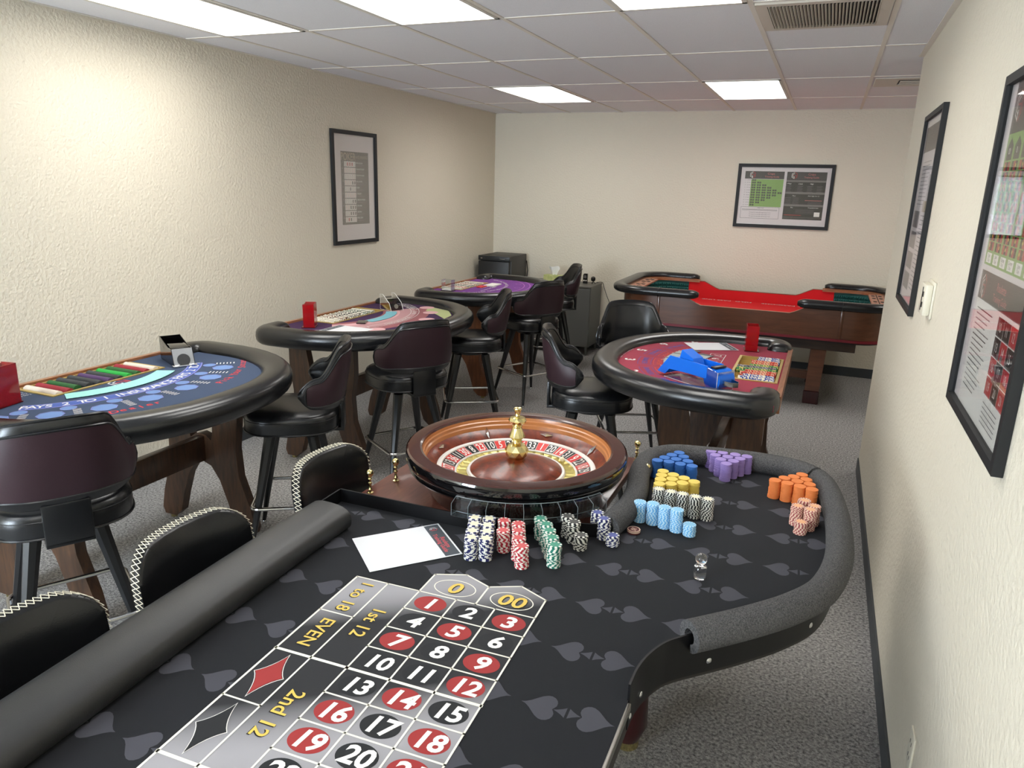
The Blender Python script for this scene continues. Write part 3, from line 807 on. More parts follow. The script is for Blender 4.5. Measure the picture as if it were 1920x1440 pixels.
# faceted brass turret
tp = [(0, H-.053), (.024, H-.053), (.033, H-.040), (.036, H-.022), (.026, H-.004), (.014, H+.002), (.013, H+.006), (.017, H+.009), (.013, H+.013), (.025, H+.026), (.014, H+.056), (.011, H+.060), (.015, H+.063), (.013, H+.066),
      (.024, H+.076), (.027, H+.084), (.022, H+.094), (.008, H+.098), (.0075, H+.104), (.010, H+.118), (.013, H+.124), (.012, H+.126), (.007, H+.124), (0, H+.123)]
g = G(); vs = []; nf = 10
for k, (r, zz) in enumerate(tp):
    for i in range(nf):
        a_ = 2*PI*(i+.5*(k % 2))/nf; vs.append((r*1.22*math.cos(a_), r*1.22*math.sin(a_), H-.053+(zz-H+.053)*1.06))
fs = []
for k in range(len(tp)-1):
    for i in range(nf):
        a, b_, c, d = k*nf+i, k*nf+(i+1) % nf, (k+1)*nf+i, (k+1)*nf+(i+1) % nf
        fs += [(a, b_, c), (b_, d, c)] if k % 2 == 0 else [(a, d, c), (a, b_, d)]
g.add(vs, fs)
obj('turret', g, [brass], wh, sharp=5, smooth=False)
# deflector diamonds on the apron
for i in range(8):
    t_ = th0+PI/8+i*PI/4
    tfm = Matrix.Rotation(t_, 4, 'Z') @ Matrix.Translation((.309, 0, H-.060)) @ Matrix.Rotation(-math.radians(42), 4, 'Y')
    if i % 2: tfm = tfm @ Matrix.Rotation(PI/2, 4, 'Z')
    g = G(); g.add([(-.028, 0, 0), (0, -.009, 0), (.028, 0, 0), (0, .009, 0), (0, 0, .010)], [(0, 1, 4), (1, 2, 4), (2, 3, 4), (3, 0, 4), (0, 3, 2, 1)], 0, tfm)
    obj('deflector', g, [chrome], wh, smooth=False)
bt = th0-dth*6.1
g = G(); g.lathe([(.0095*math.sin(PI*k/10), -.0095*math.cos(PI*k/10)) for k in range(11)], 16)
g.v = [(x, y, zz) for x, y, zz in g.v]
bl = obj('roulette_ball', g, [mat('ivory_ball', srgb(240, 232, 200), 0.25)], loc=(WC[0]+.203*math.cos(bt), WC[1]+.203*math.sin(bt), WZ+H-.093))
tag(bl, 'small ivory ball lying in a pocket of the roulette wheel', 'ball')

# clear acrylic chip rack curving round the front of the wheel
acr = clear_mat('clear_acrylic', (0.90, 0.92, 0.93), 0.03, 0.03)
acr_edge = mat('acrylic_edge', srgb(120, 128, 132), 0.15, spec=0.6)
rk = thing('chip_rack', 'clear acrylic divided chip rack curving round the front of the wheel', 'chip rack', (WC[0], WC[1], TZ+.036))
ra0, ra1 = math.radians(-95), math.radians(-26)
def arcp(r, n=26, a0=ra0, a1=ra1): return [(r*math.cos(a0+(a1-a0)*i/n), r*math.sin(a0+(a1-a0)*i/n)) for i in range(n+1)]
g = G(); g.sweep(arcp(.412), [(-.0012, .014), (.0012, .014), (.0012, .066), (-.0012, .066)]); obj('front_panel', g, [acr], rk)
g = G()
for zz in (.014, .066): g.tube([(x, y, zz) for x, y in arcp(.412)], .0012, 6)
obj('panel_edge', g, [acr_edge], rk)
for i in range(10):
    a = ra0+(ra1-ra0)*i/9
    tfm = Matrix.Rotation(a, 4, 'Z')
    g = G(); g.box(.412, .442, -.0012, .0012, .012, .052, tf=tfm); dv = obj('divider', g, [acr], rk, smooth=False)
    g = G(); g.tube([tfm @ Vector(p) for p in ((.413, 0, .066), (.442, 0, .052), (.442, 0, .012), (.413, 0, .012))], .0009, 5); obj('divider_edge', g, [acr_edge], dv)
g = G(); g.sweep(arcp(.427), [(-.015, .010), (.015, .010), (.015, .0125), (-.015, .0125)]); obj('shelf', g, [acr], rk)
# ------------------------------------------------------------------ poker chips
CH, CR = .0034, .0203
def chip_mesh(name, body, spot, face, nspots=8, per=2, ring=True, bodyr=CR):
    n = nspots*per*2; g = G(); R1, R2 = CR, CR*.68
    b = .0006
    lv = [(R2, 0), (R1-b, 0), (R1, b), (R1, CH-b), (R1-b, CH), (R2, CH)]
    vs = []
    for i in range(n):
        t = 2*PI*i/n
        vs += [(r*math.cos(t), r*math.sin(t), zz) for r, zz in lv]
    o = len(lv); fs = []; mi = []
    for i in range(n):
        s_ = 1 if (i//per) % 2 == 0 and nspots and spot is not None else 0
        for j in range(o-1):
            a, c = i*o+j, ((i+1) % n)*o+j
            fs.append((a, c, c+1, a+1)); mi.append(s_)
    g.add(vs, fs); g.m = mi
    g.add([vs[i*o+o-1] for i in range(n)], [list(range(n))], 2); g.add([vs[i*o] for i in range(n)], [list(range(n))[::-1]], 2)
    me = bpy.data.meshes.new(name); me.from_pydata(g.v, [], g.f)
    for m in (body, spot or body, face): me.materials.append(m)
    me.polygons.foreach_set('material_index', g.m); me.update(); me.shade_smooth(); me.set_sharp_from_angle(angle=math.radians(40))
    return me
cm = lambda n, *c: mat(n, srgb(*c), 0.5, spec=0.35)
c_white, c_navy, c_red, c_green, c_black = cm('chip_white', 232, 230, 220), cm('chip_navy', 34, 38, 92), cm('chip_red', 176, 34, 52), cm('chip_green', 26, 116, 98), cm('chip_black', 22, 22, 24)
c_face_red = cm('chip_face_red', 206, 92, 92); c_face_green = cm('chip_face_green', 74, 148, 124); c_face_blk = cm('chip_face_black', 84, 82, 80); c_face_navy = cm('chip_face_navy', 92, 100, 160); c_cream = cm('chip_cream', 228, 224, 196)
p_blue, p_purple, p_yellow, p_orange = cm('chip_plain_blue', 52, 108, 184), cm('chip_plain_purple', 150, 128, 190), cm('chip_plain_yellow', 228, 200, 96), cm('chip_plain_orange', 224, 128, 68)
c_sky = cm('chip_sky', 108, 178, 226); c_pale = cm('chip_pale_blue', 196, 224, 240)
c_maroon = cm('chip_maroon', 168, 84, 86); c_peach = cm('chip_peach', 236, 208, 184)
M_white = chip_mesh('white_chip', c_white, c_navy, c_cream, 6, 2)
M_red = chip_mesh('red_chip', c_red, c_white, c_face_red); M_green = chip_mesh('green_chip', c_green, c_white, c_face_green)
M_black = chip_mesh('black_chip', c_black, c_white, c_face_blk); M_navy = chip_mesh('navy_chip', c_navy, c_white, c_face_navy)
def plain(nm, m): 
    return chip_mesh(nm, m, None, m, 8, 2)
M_blue, M_purple, M_yellow, M_orange = plain('blue_chip', p_blue), plain('purple_chip', p_purple), plain('yellow_chip', p_yellow), plain('orange_chip', p_orange)
M_bw = chip_mesh('checkered_chip', c_black, c_white, c_cream, 12, 1); M_sky = chip_mesh('sky_blue_chip', c_sky, c_pale, cm('chip_face_sky', 140, 196, 228), 12, 1); M_pink = chip_mesh('peach_chip', c_maroon, c_peach, cm('chip_face_peach', 232, 178, 136), 12, 1)

def stack(me, name, kindtxt, where, group, x, y, n, jit=.0006, z0=TZ+.0010, wave=0.0):
    ph = random.random()*6
    ox = oy = 0
    for i in range(n):
        if i % 5 == 0: ox, oy = random.uniform(-wave, wave), random.uniform(-wave, wave)
        o = bpy.data.objects.new(name, me); COL.objects.link(o)
        o.location = (x+ox+random.uniform(-jit, jit), y+oy+random.uniform(-jit, jit), z0+i*(CH+.00001))
        o.rotation_euler = (0, 0, random.uniform(0, 2*PI))
        o['label'] = '%s in the %s' % (kindtxt, where); o['category'] = 'poker chip'; o['group'] = '%s, %s' % (group, where)
NTH = ['first', 'second', 'third', 'fourth', 'fifth']
def stacks(me, name, kindtxt, group, rows, n=20, wave=.0010, jit=.0009, wherefn=None, ns=None):
    """rows: list of rows, each a list of (x, y), front row first"""
    for ri, row in enumerate(rows):
        for ci, (x, y) in enumerate(row):
            rn = 'front row' if ri == 0 else ('back row' if ri == len(rows)-1 else NTH[ri]+' row from front')
            wtxt = ('%s stack from left, %s' % (NTH[ci], rn)) if len(row) > 1 else '%s stack' % rn.split(' ')[0]
            k = n if ns is None else ns[ri][ci]
            stack(me, name, kindtxt, wtxt, group, x, y, k, jit, wave=wave)
stacks(M_white, 'white_poker_chip', 'white chip with navy edge blocks', 'white chips by the paper',
       [[(-.839, 1.743), (-.799, 1.757)], [(-.855, 1.784), (-.815, 1.798)], [(-.870, 1.826), (-.830, 1.838)], [(-.886, 1.868), (-.845, 1.880)]])
# red chips: two short columns
for k, (x, y) in enumerate([(-.687, 1.760), (-.712, 1.800), (-.731, 1.845), (-.748, 1.887)]):
    stack(M_red, 'red_poker_chip', 'red poker chip with white edge blocks', '%s stack of the right red column' % ('front', 'second', 'third', 'back')[k], 'red chips', x, y, 20, .0012, wave=.0015)
for k, (x, y) in enumerate([(-.772, 1.826), (-.797, 1.886)]):
    stack(M_red, 'red_poker_chip', 'red poker chip with white edge blocks', '%s stack of the left red column' % ('front', 'back')[k], 'red chips', x, y, 20, .0006, wave=.001)
for k, (x, y) in enumerate([(-.605, 1.807), (-.628, 1.848), (-.651, 1.884), (-.672, 1.921), (-.700, 1.952)]):
    stack(M_green, 'green_poker_chip', 'green poker chip with white edge blocks', '%s stack of the green column' % ('front', 'second', 'third', 'fourth', 'back')[k], 'green chips', x, y, 20, .0012, wave=.002)
for k, (x, y, n) in enumerate([(-.566, 1.938, 14), (-.602, 1.973, 20), (-.630, 2.003, 20)]):
    stack(M_black, 'black_poker_chip', 'black poker chip with white edge blocks', '%s stack of the black column' % ('short front', 'middle', 'back')[k], 'black chips', x, y, n, .0012, wave=.0015)
for k, (x, y, n) in enumerate([(-.484, 2.005, 10), (-.522, 2.037, 20), (-.553, 2.068, 20)]):
    stack(M_navy, 'navy_poker_chip', 'navy poker chip with white edge blocks', '%s stack of the navy column' % ('short front', 'middle', 'back')[k], 'navy chips', x, y, n, .0012, wave=.0015)
stacks(M_blue, 'blue_roulette_chip', 'plain blue chip', 'plain blue chips', [[(-.479, 2.615), (-.436, 2.620), (-.393, 2.619), (-.350, 2.617)], [(-.460, 2.658), (-.418, 2.662), (-.374, 2.659)], [(-.440, 2.699), (-.397, 2.701)], [(-.421, 2.738)]])
stacks(M_purple, 'purple_roulette_chip', 'plain purple chip', 'plain purple chips', [[(-.236, 2.700)], [(-.263, 2.738), (-.215, 2.741)], [(-.286, 2.776), (-.242, 2.778), (-.195, 2.778)], [(-.308, 2.815), (-.264, 2.816), (-.218, 2.817), (-.172, 2.815)]])
stacks(M_yellow, 'yellow_roulette_chip', 'plain yellow chip', 'plain yellow chips', [[(-.425, 2.391), (-.388, 2.411), (-.352, 2.436), (-.317, 2.464)], [(-.429, 2.434), (-.393, 2.456), (-.357, 2.484)], [(-.434, 2.475), (-.398, 2.498)], [(-.438, 2.516)]])
stacks(M_orange, 'orange_roulette_chip', 'plain orange chip', 'plain orange chips', [[(-.055, 2.615), (-.013, 2.605), (.028, 2.594), (.069, 2.583)], [(-.026, 2.651), (.018, 2.639), (.060, 2.628)], [(.004, 2.678), (.048, 2.671)], [(.030, 2.713)]])
stacks(M_bw, 'checkered_poker_chip', 'black and white checkered chip', 'checkered chips', [[(-.414, 2.328), (-.373, 2.324), (-.332, 2.323), (-.290, 2.320), (-.248, 2.320)]], 22, .0008, .0009)
stacks(M_sky, 'sky_blue_poker_chip', 'sky blue and white chip', 'sky blue chips', [[(-.450, 2.210), (-.407, 2.209), (-.366, 2.199), (-.325, 2.188), (-.281, 2.178)]], 22, .0008, .0009, ns=[[20, 21, 21, 22, 11]])
for x, y, n, wtx in ((.045, 2.350, 12, 'short front stack'), (.068, 2.392, 21, 'tall right front stack'), (.028, 2.412, 20, 'left stack'), (.079, 2.436, 20, 'far right stack'), (.046, 2.462, 21, 'back stack')):
    stack(M_pink, 'peach_poker_chip', 'mottled peach and maroon chip', wtx+' of the peach cluster', 'peach chips', x, y, n, .001, wave=.001)

# two-piece win button near the sky blue chips
t = thing('marker_button', 'lone maroon and white dealer button on the felt beside the navy chips', 'dealer button', (-.445, 2.118, TZ+.001))
g = G(); g.lathe([(0, 0), (.0205, 0), (.0215, .001), (.0215, .0035), (.0205, .0045), (.0205, .0055), (.0215, .0065), (.0215, .0105), (.0205, .0115), (0, .0115)], 32, mis=[0, 0, 0, 0, 1, 1, 1, 0, 0]); obj('disc', g, [cm('button_maroon', 92, 34, 36), c_peach], t)
g = G(); g.ring(0, 0, .0205, .0205, .003, .0118, 1); g.text('NO', .011, 0, .004, .0118, 1, -.4, bold=.02); g.text('BETS', .009, 0, -.006, .0118, 1, -.4, bold=.02); obj('button_print', g, [c_white, c_peach], t, smooth=False)

# crystal win marker
cry = bpy.data.materials.new('crystal'); cry.use_nodes = True; bb = cry.node_tree.nodes['Principled BSDF']
bb.inputs['Transmission Weight'].default_value = 1; bb.inputs['Roughness'].default_value = 0.0; bb.inputs['IOR'].default_value = 1.49; bb.inputs['Base Color'].default_value = (1, 1, 1, 1)
t = thing('crystal_marker', 'clear crystal marker, ball on a cylinder, standing alone on the spade felt', 'win marker', (-.207, 1.923, TZ+.001))
g = G(); g.lathe([(0, 0), (.0165, 0), (.0175, .001), (.0175, .036), (.0165, .037), (0, .037)], 32); obj('base', g, [cry], t, sharp=60)
g = G(); g.lathe([(0, .0372), (.008, .0376), (.007, .041), (.011, .0425), (0, .0426)], 24); obj('neck', g, [cry], t, sharp=60)
g = G(); g.lathe([(.0165*math.sin(PI*k/16), .059-.0165*math.cos(PI*k/16)) for k in range(17)], 32); obj('ball', g, [cry], t, sharp=80)

# training sheet lying on the felt (its code square is left out)
sheet = mat('sheet_paper', srgb(222, 223, 226), 0.6)
slate = mat('sheet_band', srgb(58, 66, 74), 0.6); sred = mat('sheet_red', srgb(206, 70, 78), 0.6)
def paper(label, cx, cy, z, rot, txt='Roulette'):
    t = thing('training_sheet', label, 'paper sheet', (cx, cy, z), rot)
    g = G(); g.box(-.1395, .1395, -.108, .108, 0, .0006, 0)
    rect(g, .088, .134, -.103, .103, .0008, 1)
    logo(g, .111, .075, .012, .0010, 0, 2, -PI/2)
    g.text(txt, .020, .118, -.020, .0010, 2, -PI/2, bold=.01); g.text('Training Guide', .020, .100, -.020, .0010, 2, -PI/2, bold=.01)
    obj('printed_sheet', g, [sheet, slate, sred], t, smooth=False)
paper('white roulette training sheet lying on the black felt between arm rail and white chips', -1.045, 1.722, TZ+.0022, math.atan2(.219, .196)-.005, 'Roulette')
# ------------------------------------------------------------------ blackjack tables
FZ = .94
def superarc(a, b_, v0, n=26, e=2.35):
    P = []
    for i in range(n+1):
        t = -PI/2+PI*i/n
        s_, c_ = math.sin(t), math.cos(t)
        P.append((a*math.copysign(abs(s_)**(2/e), s_), v0+b_*abs(c_)**(2/e)))
    return P
def rail_path():
    arc = superarc(.725, .755, .26, e=2.25)
    L = []
    # left end return, corner
    L += [(-.565, .070), (-.60, .070), (-.63, .070)]
    for k in range(1, 6):
        a = PI*1.5-k*PI/2/5; L.append((-.645+.08*math.cos(a), .150+.08*math.sin(a)))
    L = L+arc[1:-1]+[(-x, y) for x, y in L[::-1]]
    return L
RP = rail_path()
def railsec(rx=.078, rz=.060, e=.8, n=22):
    return [(rx*math.copysign(abs(math.cos(t))**e, math.cos(t)), rz*math.copysign(abs(math.sin(t))**e, math.sin(t))) for t in [2*PI*i/n for i in range(n)]]
tray_m = mat('tray_brass', srgb(206, 180, 110), 0.35, metal=0.6)
def leg_poly(sgn):
    o_ = [(.27, .905), (.27, .66), (.245, .50), (.255, .34), (.32, .17), (.345, .06), (.33, .02), (.25, .02), (.20, .06), (.165, .17), (.115, .30), (.06, .375), (0, .395)]
    i_ = [(0, .555), (.04, .545), (.075, .52), (.085, .56), (.095, .66), (.12, .78), (.14, .905)]
    return [(.33+sgn*x, z) for x, z in o_+i_]
def card_ribbon(name, label, parent_tf, cu, cv, r, a0, a1, wd, mats, nseg=20, group=None):
    """fanned ribbon of overlapping cards lying on the felt"""
    t = thing(name, label, 'spread of cards', (0, 0, 0), group=group)
    g = G(); n = nseg
    for i in range(n):
        a = a0+(a1-a0)*(i+.5)/n; da = (a1-a0)/n*1.9
        tf = parent_tf @ Matrix.Translation((cu+r*math.cos(a), cv+r*math.sin(a), FZ+.0045)) @ Matrix.Rotation(a, 4, 'Z') @ Matrix.Rotation(math.copysign(.035, da), 4, 'X')
        h = abs(da)*r*.6
        g.box(-wd/2, wd/2, -h, h, 0, .0008, 0 if i % 7 or len(mats) < 2 else 1, tf)
    o = obj('cards', g, mats, t, smooth=False); o['kind'] = 'stuff'
    return t

def bj_table(key, label, loc, rz, felt_c, wood_m, leg_m, prints):
    t = thing('card_table', label, 'card table', loc, rz)
    felt_mt = mat('table_felt_'+key, srgb(*felt_c), 0.85, spec=0.15, bump=0.1, bscale=500)
    P = [(x, y) for x, y in RP[8:-8]]
    P = [(-.725, .015)]+P+[(.725, .015)]
    hu, h0, h1 = .288, .040, .272          # opening for the chip tray
    K = [(-.725, .015)]+P[1:-1]+[(.725, .015), (.0005, .015), (.0005, h0), (hu, h0), (hu, h1), (-hu, h1), (-hu, h0), (-.0005, h0), (-.0005, .015)]
    g = G(); g.prism(K, FZ-.03, FZ); obj('felt_top', g, [felt_mt], t, smooth=False)
    g = G(); g.prism([(x*.93, .04+y*.91) for x, y in P], FZ-.075, FZ-.03); obj('table_board', g, [dark_board], t, smooth=False)
    g = G(); g.box(-.60, .60, -.008, .018, FZ-.07, FZ+.014); obj('dealer_edge', g, [wood_m], t, smooth=False)
    # padded rail with rounded ends
    L_ = len(RP); pr_ = [(RP[0][0]+.035, RP[0][1]), (RP[0][0]+.030, RP[0][1]), (RP[0][0]+.018, RP[0][1])]+RP+[(RP[-1][0]-.018, RP[-1][1]), (RP[-1][0]-.030, RP[-1][1]), (RP[-1][0]-.035, RP[-1][1])]
    ks = [.25, .62, .88]+[1]*L_+[.88, .62, .25]
    g = G(); g.sweep(pr_, railsec(), scl=[(k, k, .925) for k in ks]); obj('padded_rail', g, [rail_vinyl], t, sharp=70)
    # chip tray
    g = G()
    for a in ((-.30, -.284, .028, .284), (.284, .30, .028, .284), (-.284, .284, .028, .042), (-.284, .284, .270, .284)): g.box(*a, FZ+.0002, FZ+.005)
    for a in ((-.288, -.284, .040, .272), (.284, .288, .040, .272), (-.284, .284, .040, .042), (-.284, .284, .270, .272)): g.box(*a, FZ-.028, FZ+.0002)
    g.box(-.288, .288, .04, .272, FZ-.0295, FZ-.028)
    for i in range(1, 11): g.box(-.2848+.0515*i, -.2814+.0515*i, .042, .270, FZ-.028, FZ-.012)
    obj('chip_tray', g, [tray_m], t, smooth=False)
    # trestles
    for u in (-.47, .47):
        for sg in (-1, 1):
            g = G(); tfm = Matrix.Translation((u, 0, 0)) @ Matrix(((0, 0, 1, 0), (1, 0, 0, 0), (0, 1, 0, 0), (0, 0, 0, 1)))
            g.prism(leg_poly(sg), -.024, .024, tf=tfm); lg = obj('leg', g, [leg_m], t, sharp=30)
            g = G(); g.lathe([(0, 0), (.018, 0), (.018, .02), (0, .02)], 12, (u, .33+sg*.29, 0)); obj('glide', g, [brass], lg)
        g = G(); s_ = 1 if u > 0 else -1
        g.lathe([(0, .028), (.032, .028), (.035, .024), (.035, 0)], 24, tf=Matrix.Translation((u, .33, .475)) @ Matrix.Rotation(s_*PI/2, 4, 'Y')); obj('peg_cover', g, [mat('brass_dull', srgb(150, 120, 64), 0.4, metal=0.7)], t)
    g = G(); g.rbox(-.446, .446, .305, .355, .40, .54, .004, 2); obj('stretcher', g, [leg_m], t)
    # print on the felt
    g = G(); mats = prints(g); obj('felt_print', g, mats, t, smooth=False)
    t.scale = (1, .965, 1)
    return t, Matrix.Translation(loc) @ Matrix.Rotation(rz, 4, 'Z')

def chip_rows(tfm, cols, table_word, v0=.046, v1=.262, u0=-.265, du=.053, rr=.0215):
    """one roll of chips lying in each groove of a tray; grooves run from the dealer side outwards"""
    for i, (m, nm, l0) in enumerate(cols):
        g = G(); n = 18; a0 = v0+.004*(i % 3); a1 = v1-l0; vs = []; k = int((a1-a0)/.0034)
        path = []; rs = []
        for q in range(k+1):
            path += [(0, a0+q*.0034, 0), (0, a0+q*.0034+.0028, 0)]; j = rr*(1+random.uniform(-.03, .0)); rs += [j, j]
            path += [(0, a0+q*.0034+.0029, 0), (0, a0+q*.0034+.0033, 0)]; rs += [j*.965, j*.965]
        g.tube(path, rs, n)
        o = obj('chip_row', g, [m], sharp=60)
        o.matrix_world = tfm @ Matrix.Translation((u0+du*i, 0, FZ-.0272+rr))
        side = 'nearest the camera' if i == 0 else ('farthest from the camera' if i == len(cols)-1 else NUM[i]+' from the near end')
        tag(o, '%s row of chips, %s, in the %s tray' % (nm, side, table_word), 'row of chips', 'chip rows in the tray of the '+table_word)
NUM = ['first', 'second', 'third', 'fourth', 'fifth', 'sixth', 'seventh', 'eighth', 'ninth', 'tenth', 'eleventh', 'twelfth']

def mottled(name, c1, c2, c3=None, sc_=1.0):
    """edge-spot pattern of many stacked casino chips"""
    m = bpy.data.materials.new(name); m.use_nodes = True; nt = m.node_tree; b = nt.nodes['Principled BSDF']; b.inputs['Roughness'].default_value = .5
    tc = nt.nodes.new('ShaderNodeTexCoord'); v = nt.nodes.new('ShaderNodeTexVoronoi'); v.inputs['Scale'].default_value = 150*sc_
    mp = nt.nodes.new('ShaderNodeMapping'); mp.inputs['Scale'].default_value = (1, 1.3, 1)
    r = nt.nodes.new('ShaderNodeValToRGB'); r.color_ramp.interpolation = 'CONSTANT'
    sx = nt.nodes.new('ShaderNodeSeparateColor')
    nt.links.new(tc.outputs['Object'], mp.inputs[0]); nt.links.new(mp.outputs[0], v.inputs['Vector']); nt.links.new(v.outputs['Color'], sx.inputs[0]); nt.links.new(sx.outputs[0], r.inputs[0])
    e = r.color_ramp.elements; e[0].color = c1; e[0].position = 0; e[1].color = c2; e[1].position = .55
    if c3: x = e.new(.82); x.color = c3
    nt.links.new(r.outputs[0], b.inputs['Base Color']); MATS[name] = m; return m
W_ = srgb(226, 222, 208); K_ = srgb(26, 26, 28)
m_bw = mottled('mottled_black_white', W_, K_); m_bg = mottled('mottled_green_white', W_, srgb(34, 84, 62), K_); m_bb = mottled('mottled_brown_white', W_, srgb(120, 70, 48), K_)
m_wh = mottled('mottled_white', W_, srgb(190, 186, 170)); m_blu = mottled('mottled_blue', srgb(28, 62, 150), W_); m_rd = mottled('mottled_red', srgb(196, 52, 38), srgb(226, 190, 150), srgb(150, 30, 26))
m_gn = mottled('mottled_green', srgb(60, 130, 64), srgb(210, 200, 110), srgb(30, 70, 40)); m_gy = mottled('mottled_grey', srgb(90, 88, 96), srgb(160, 156, 164), K_); m_pk = mottled('mottled_pink', srgb(226, 196, 180), srgb(150, 70, 60), W_)

f_white = mat('felt_white', srgb(220, 218, 214), 0.8); f_red = mat('felt_red', srgb(206, 54, 58), 0.8); f_blue = mat('felt_blue', srgb(104, 134, 184), 0.8); f_lav = mat('felt_lavender', srgb(128, 130, 196), 0.8)
f_org = mat('felt_orange', srgb(206, 76, 52), 0.8); f_pink = mat('felt_pink', srgb(216, 168, 170), 0.8); f_navy = mat('felt_navy', srgb(44, 40, 72), 0.85); f_lime = mat('felt_lime', srgb(176, 184, 128), 0.8); f_rose = mat('felt_rose', srgb(150, 88, 92), 0.85); f_mag = mat('felt_violet_line', srgb(190, 120, 190), 0.8); f_dark = mat('felt_plum', srgb(84, 58, 78), 0.85)

# local frame of every table: x = u along the dealer edge, y = v towards the players.
# for the wall tables u+ is towards the camera; seen from the players the writing reads from the dealer's right
def band(g, cu, cv, r0, r1, a0, a1, z, mi, n=40):
    vs = []
    for i in range(n+1):
        t = a0+(a1-a0)*i/n; vs += [(cu+r0*math.cos(t), cv+r0*math.sin(t), z), (cu+r1*math.cos(t), cv+r1*math.sin(t), z)]
    g.add(vs, [(2*i, 2*i+1, 2*i+3, 2*i+2) for i in range(n)], mi)

def print_blue(g):
    z = FZ+.0008; za = z+.0008
    D = math.radians
    cu, cv = 0, -.10
    band(g, cu, cv, .592, .662, D(42), D(136), z, 2); band(g, cu, cv, .598, .656, D(42.5), D(135.5), z+.0004, 4)
    for tx, am, st in (('PAYS 2 TO 1', 57, .031), ('INSURANCE', 89, .036), ('PAYS 2 TO 1', 121, .031)): arc_text(g, tx, .062, cu, cv, .627, D(am), za, 0, st, False, .012, 1.0)
    for k in range(8):
        ac = D(28.5+14.5*k); a = ac-D(5)
        p = (cu+.70*math.cos(ac), cv+.70*math.sin(ac)); q = (cu+.775*math.cos(a), cv+.775*math.sin(a))
        g.ell(p[0], p[1], .030, .030, z, 3); g.ring(p[0], p[1], .032, .032, .003, za, 2)
        g.flat([(q[0]+.050*math.cos(a+j*PI/4), q[1]+.050*math.sin(a+j*PI/4)) for j in range(8)], z, 3)
        g.poly([(q[0]+.052*math.cos(a+j*PI/4), q[1]+.052*math.sin(a+j*PI/4)) for j in range(8)], .003, za, 2, closed=True)
        b = a+D(6.2)
        for j in range(6):
            x, y = cu+(.735+.017*j)*math.cos(b), cv+(.735+.017*j)*math.sin(b)
            g.line((x, y), (x-.026*math.sin(b), y+.026*math.cos(b)), .0055, za, 0)
    arc_text(g, 'Master the Dealer', .056, cu, cv, .868, D(60.5), z, 1, .0365, False, .012, 1.0)
    arc_text(g, 'Pick Your Successes', .056, cu, cv, .868, D(123), z, 1, .031, False, .012, .9)
    logo(g, .0, .325, .050, z, 0, 1, PI)
    for j in range(3): g.text('BLACKJACK PAYS 3 TO 2', .020, .40, .10+j*.028, z, 0, PI, sx=.8)
    for j in range(9): rect(g, .30+.012*j, .307+.012*j, .02, .05, z, 0)
    return [f_white, f_red, f_lav, f_blue, mat('felt_band_blue', srgb(64, 88, 160), 0.8)]
T1, X1 = bj_table('blue', 'card table with slate blue felt at the left, nearest of three along the left wall', (-3.285, 2.34, 0), -PI/2, (64, 76, 98), edge_wood, oak, print_blue)

def print_sunset(g):
    z = FZ+.0008; za = z+.0010; D = math.radians
    rings = [(.375, .43, 5), (.43, .50, 4), (.50, .62, 6), (.62, .72, 5)]
    for i, (r0, r1, m) in enumerate(rings): band(g, 0, .02, r0, r1, D(40), D(140), z, m)
    g.flat([(-.60, .50), (-.52, .72), (-.36, .84), (-.22, .86), (-.34, .72), (-.44, .56)], za, 3)
    g.flat([(.60, .50), (.52, .72), (.36, .84), (.30, .76), (.44, .56)], za, 3)
    band(g, 0, -.05, .64, .644, D(30), D(150), za, 0); band(g, 0, -.05, .70, .704, D(30), D(150), za, 0)
    arc_text(g, 'PAYS 2 TO 1   INSURANCE   PAYS 2 TO 1', .046, 0, -.05, .672, D(90), za+.0004, 0, .036, False, .01, 1.0)
    for x, y in ((-.555, .50), (-.385, .64), (-.14, .76), (.12, .76), (.32, .66)): g.ell(x, y, .058, .058, za+.0004, 4)
    for j in range(4):
        for q in range(4): rect(g, -.60+.05*j, -.592+.05*j, .20+.02*q+.02*j, .215+.02*q+.02*j, za, 0)
        rect(g, -.61+.045*j, -.60+.045*j, .18+.06*j, .30+.06*j, za, 0)
    return [f_white, f_red, f_mag, f_lime, f_pink, f_rose, mat('felt_pale_pink', srgb(186, 140, 142), 0.8), f_navy]
T2, X2 = bj_table('plum', 'card table with plum and pink sunset felt, middle of three along the left wall', (-3.285, 4.375, 0), -PI/2, (70, 48, 78), edge_wood, oak, print_sunset)
T2.scale = (1.08, .96, 1)

def print_purple(g):
    z = FZ+.0008; D = math.radians
    band(g, 0, -.05, .80, .805, D(38), D(142), z, 2); band(g, 0, -.05, .86, .865, D(40), D(140), z, 2)
    for k in range(6):
        a = D(35+k*22); arc_text(g, 'Courage', .05, 0, -.05, .62, a, z, 0, .030, False, .01)
        g.ring(.75*math.cos(a), -.05+.75*math.sin(a), .03, .03, .003, z, 2)
    g.text('PROGRESSIVE', .05, -.08, .38, z, 0, PI, bold=.01); g.text('Master the Dealer', .045, .05, .46, z, 0, PI)
    for j in range(2): g.text('THREE CARD', .030, .46, .36+j*.05, z, 0, PI)
    return [f_white, f_red, f_mag]
T3, X3 = bj_table('purple', 'card table with bright purple felt, farthest of three along the left wall', (-3.285, 6.30, 0), -PI/2, (116, 66, 136), edge_wood, oak_warm, print_purple)
T3.scale = (1, .93, 1)

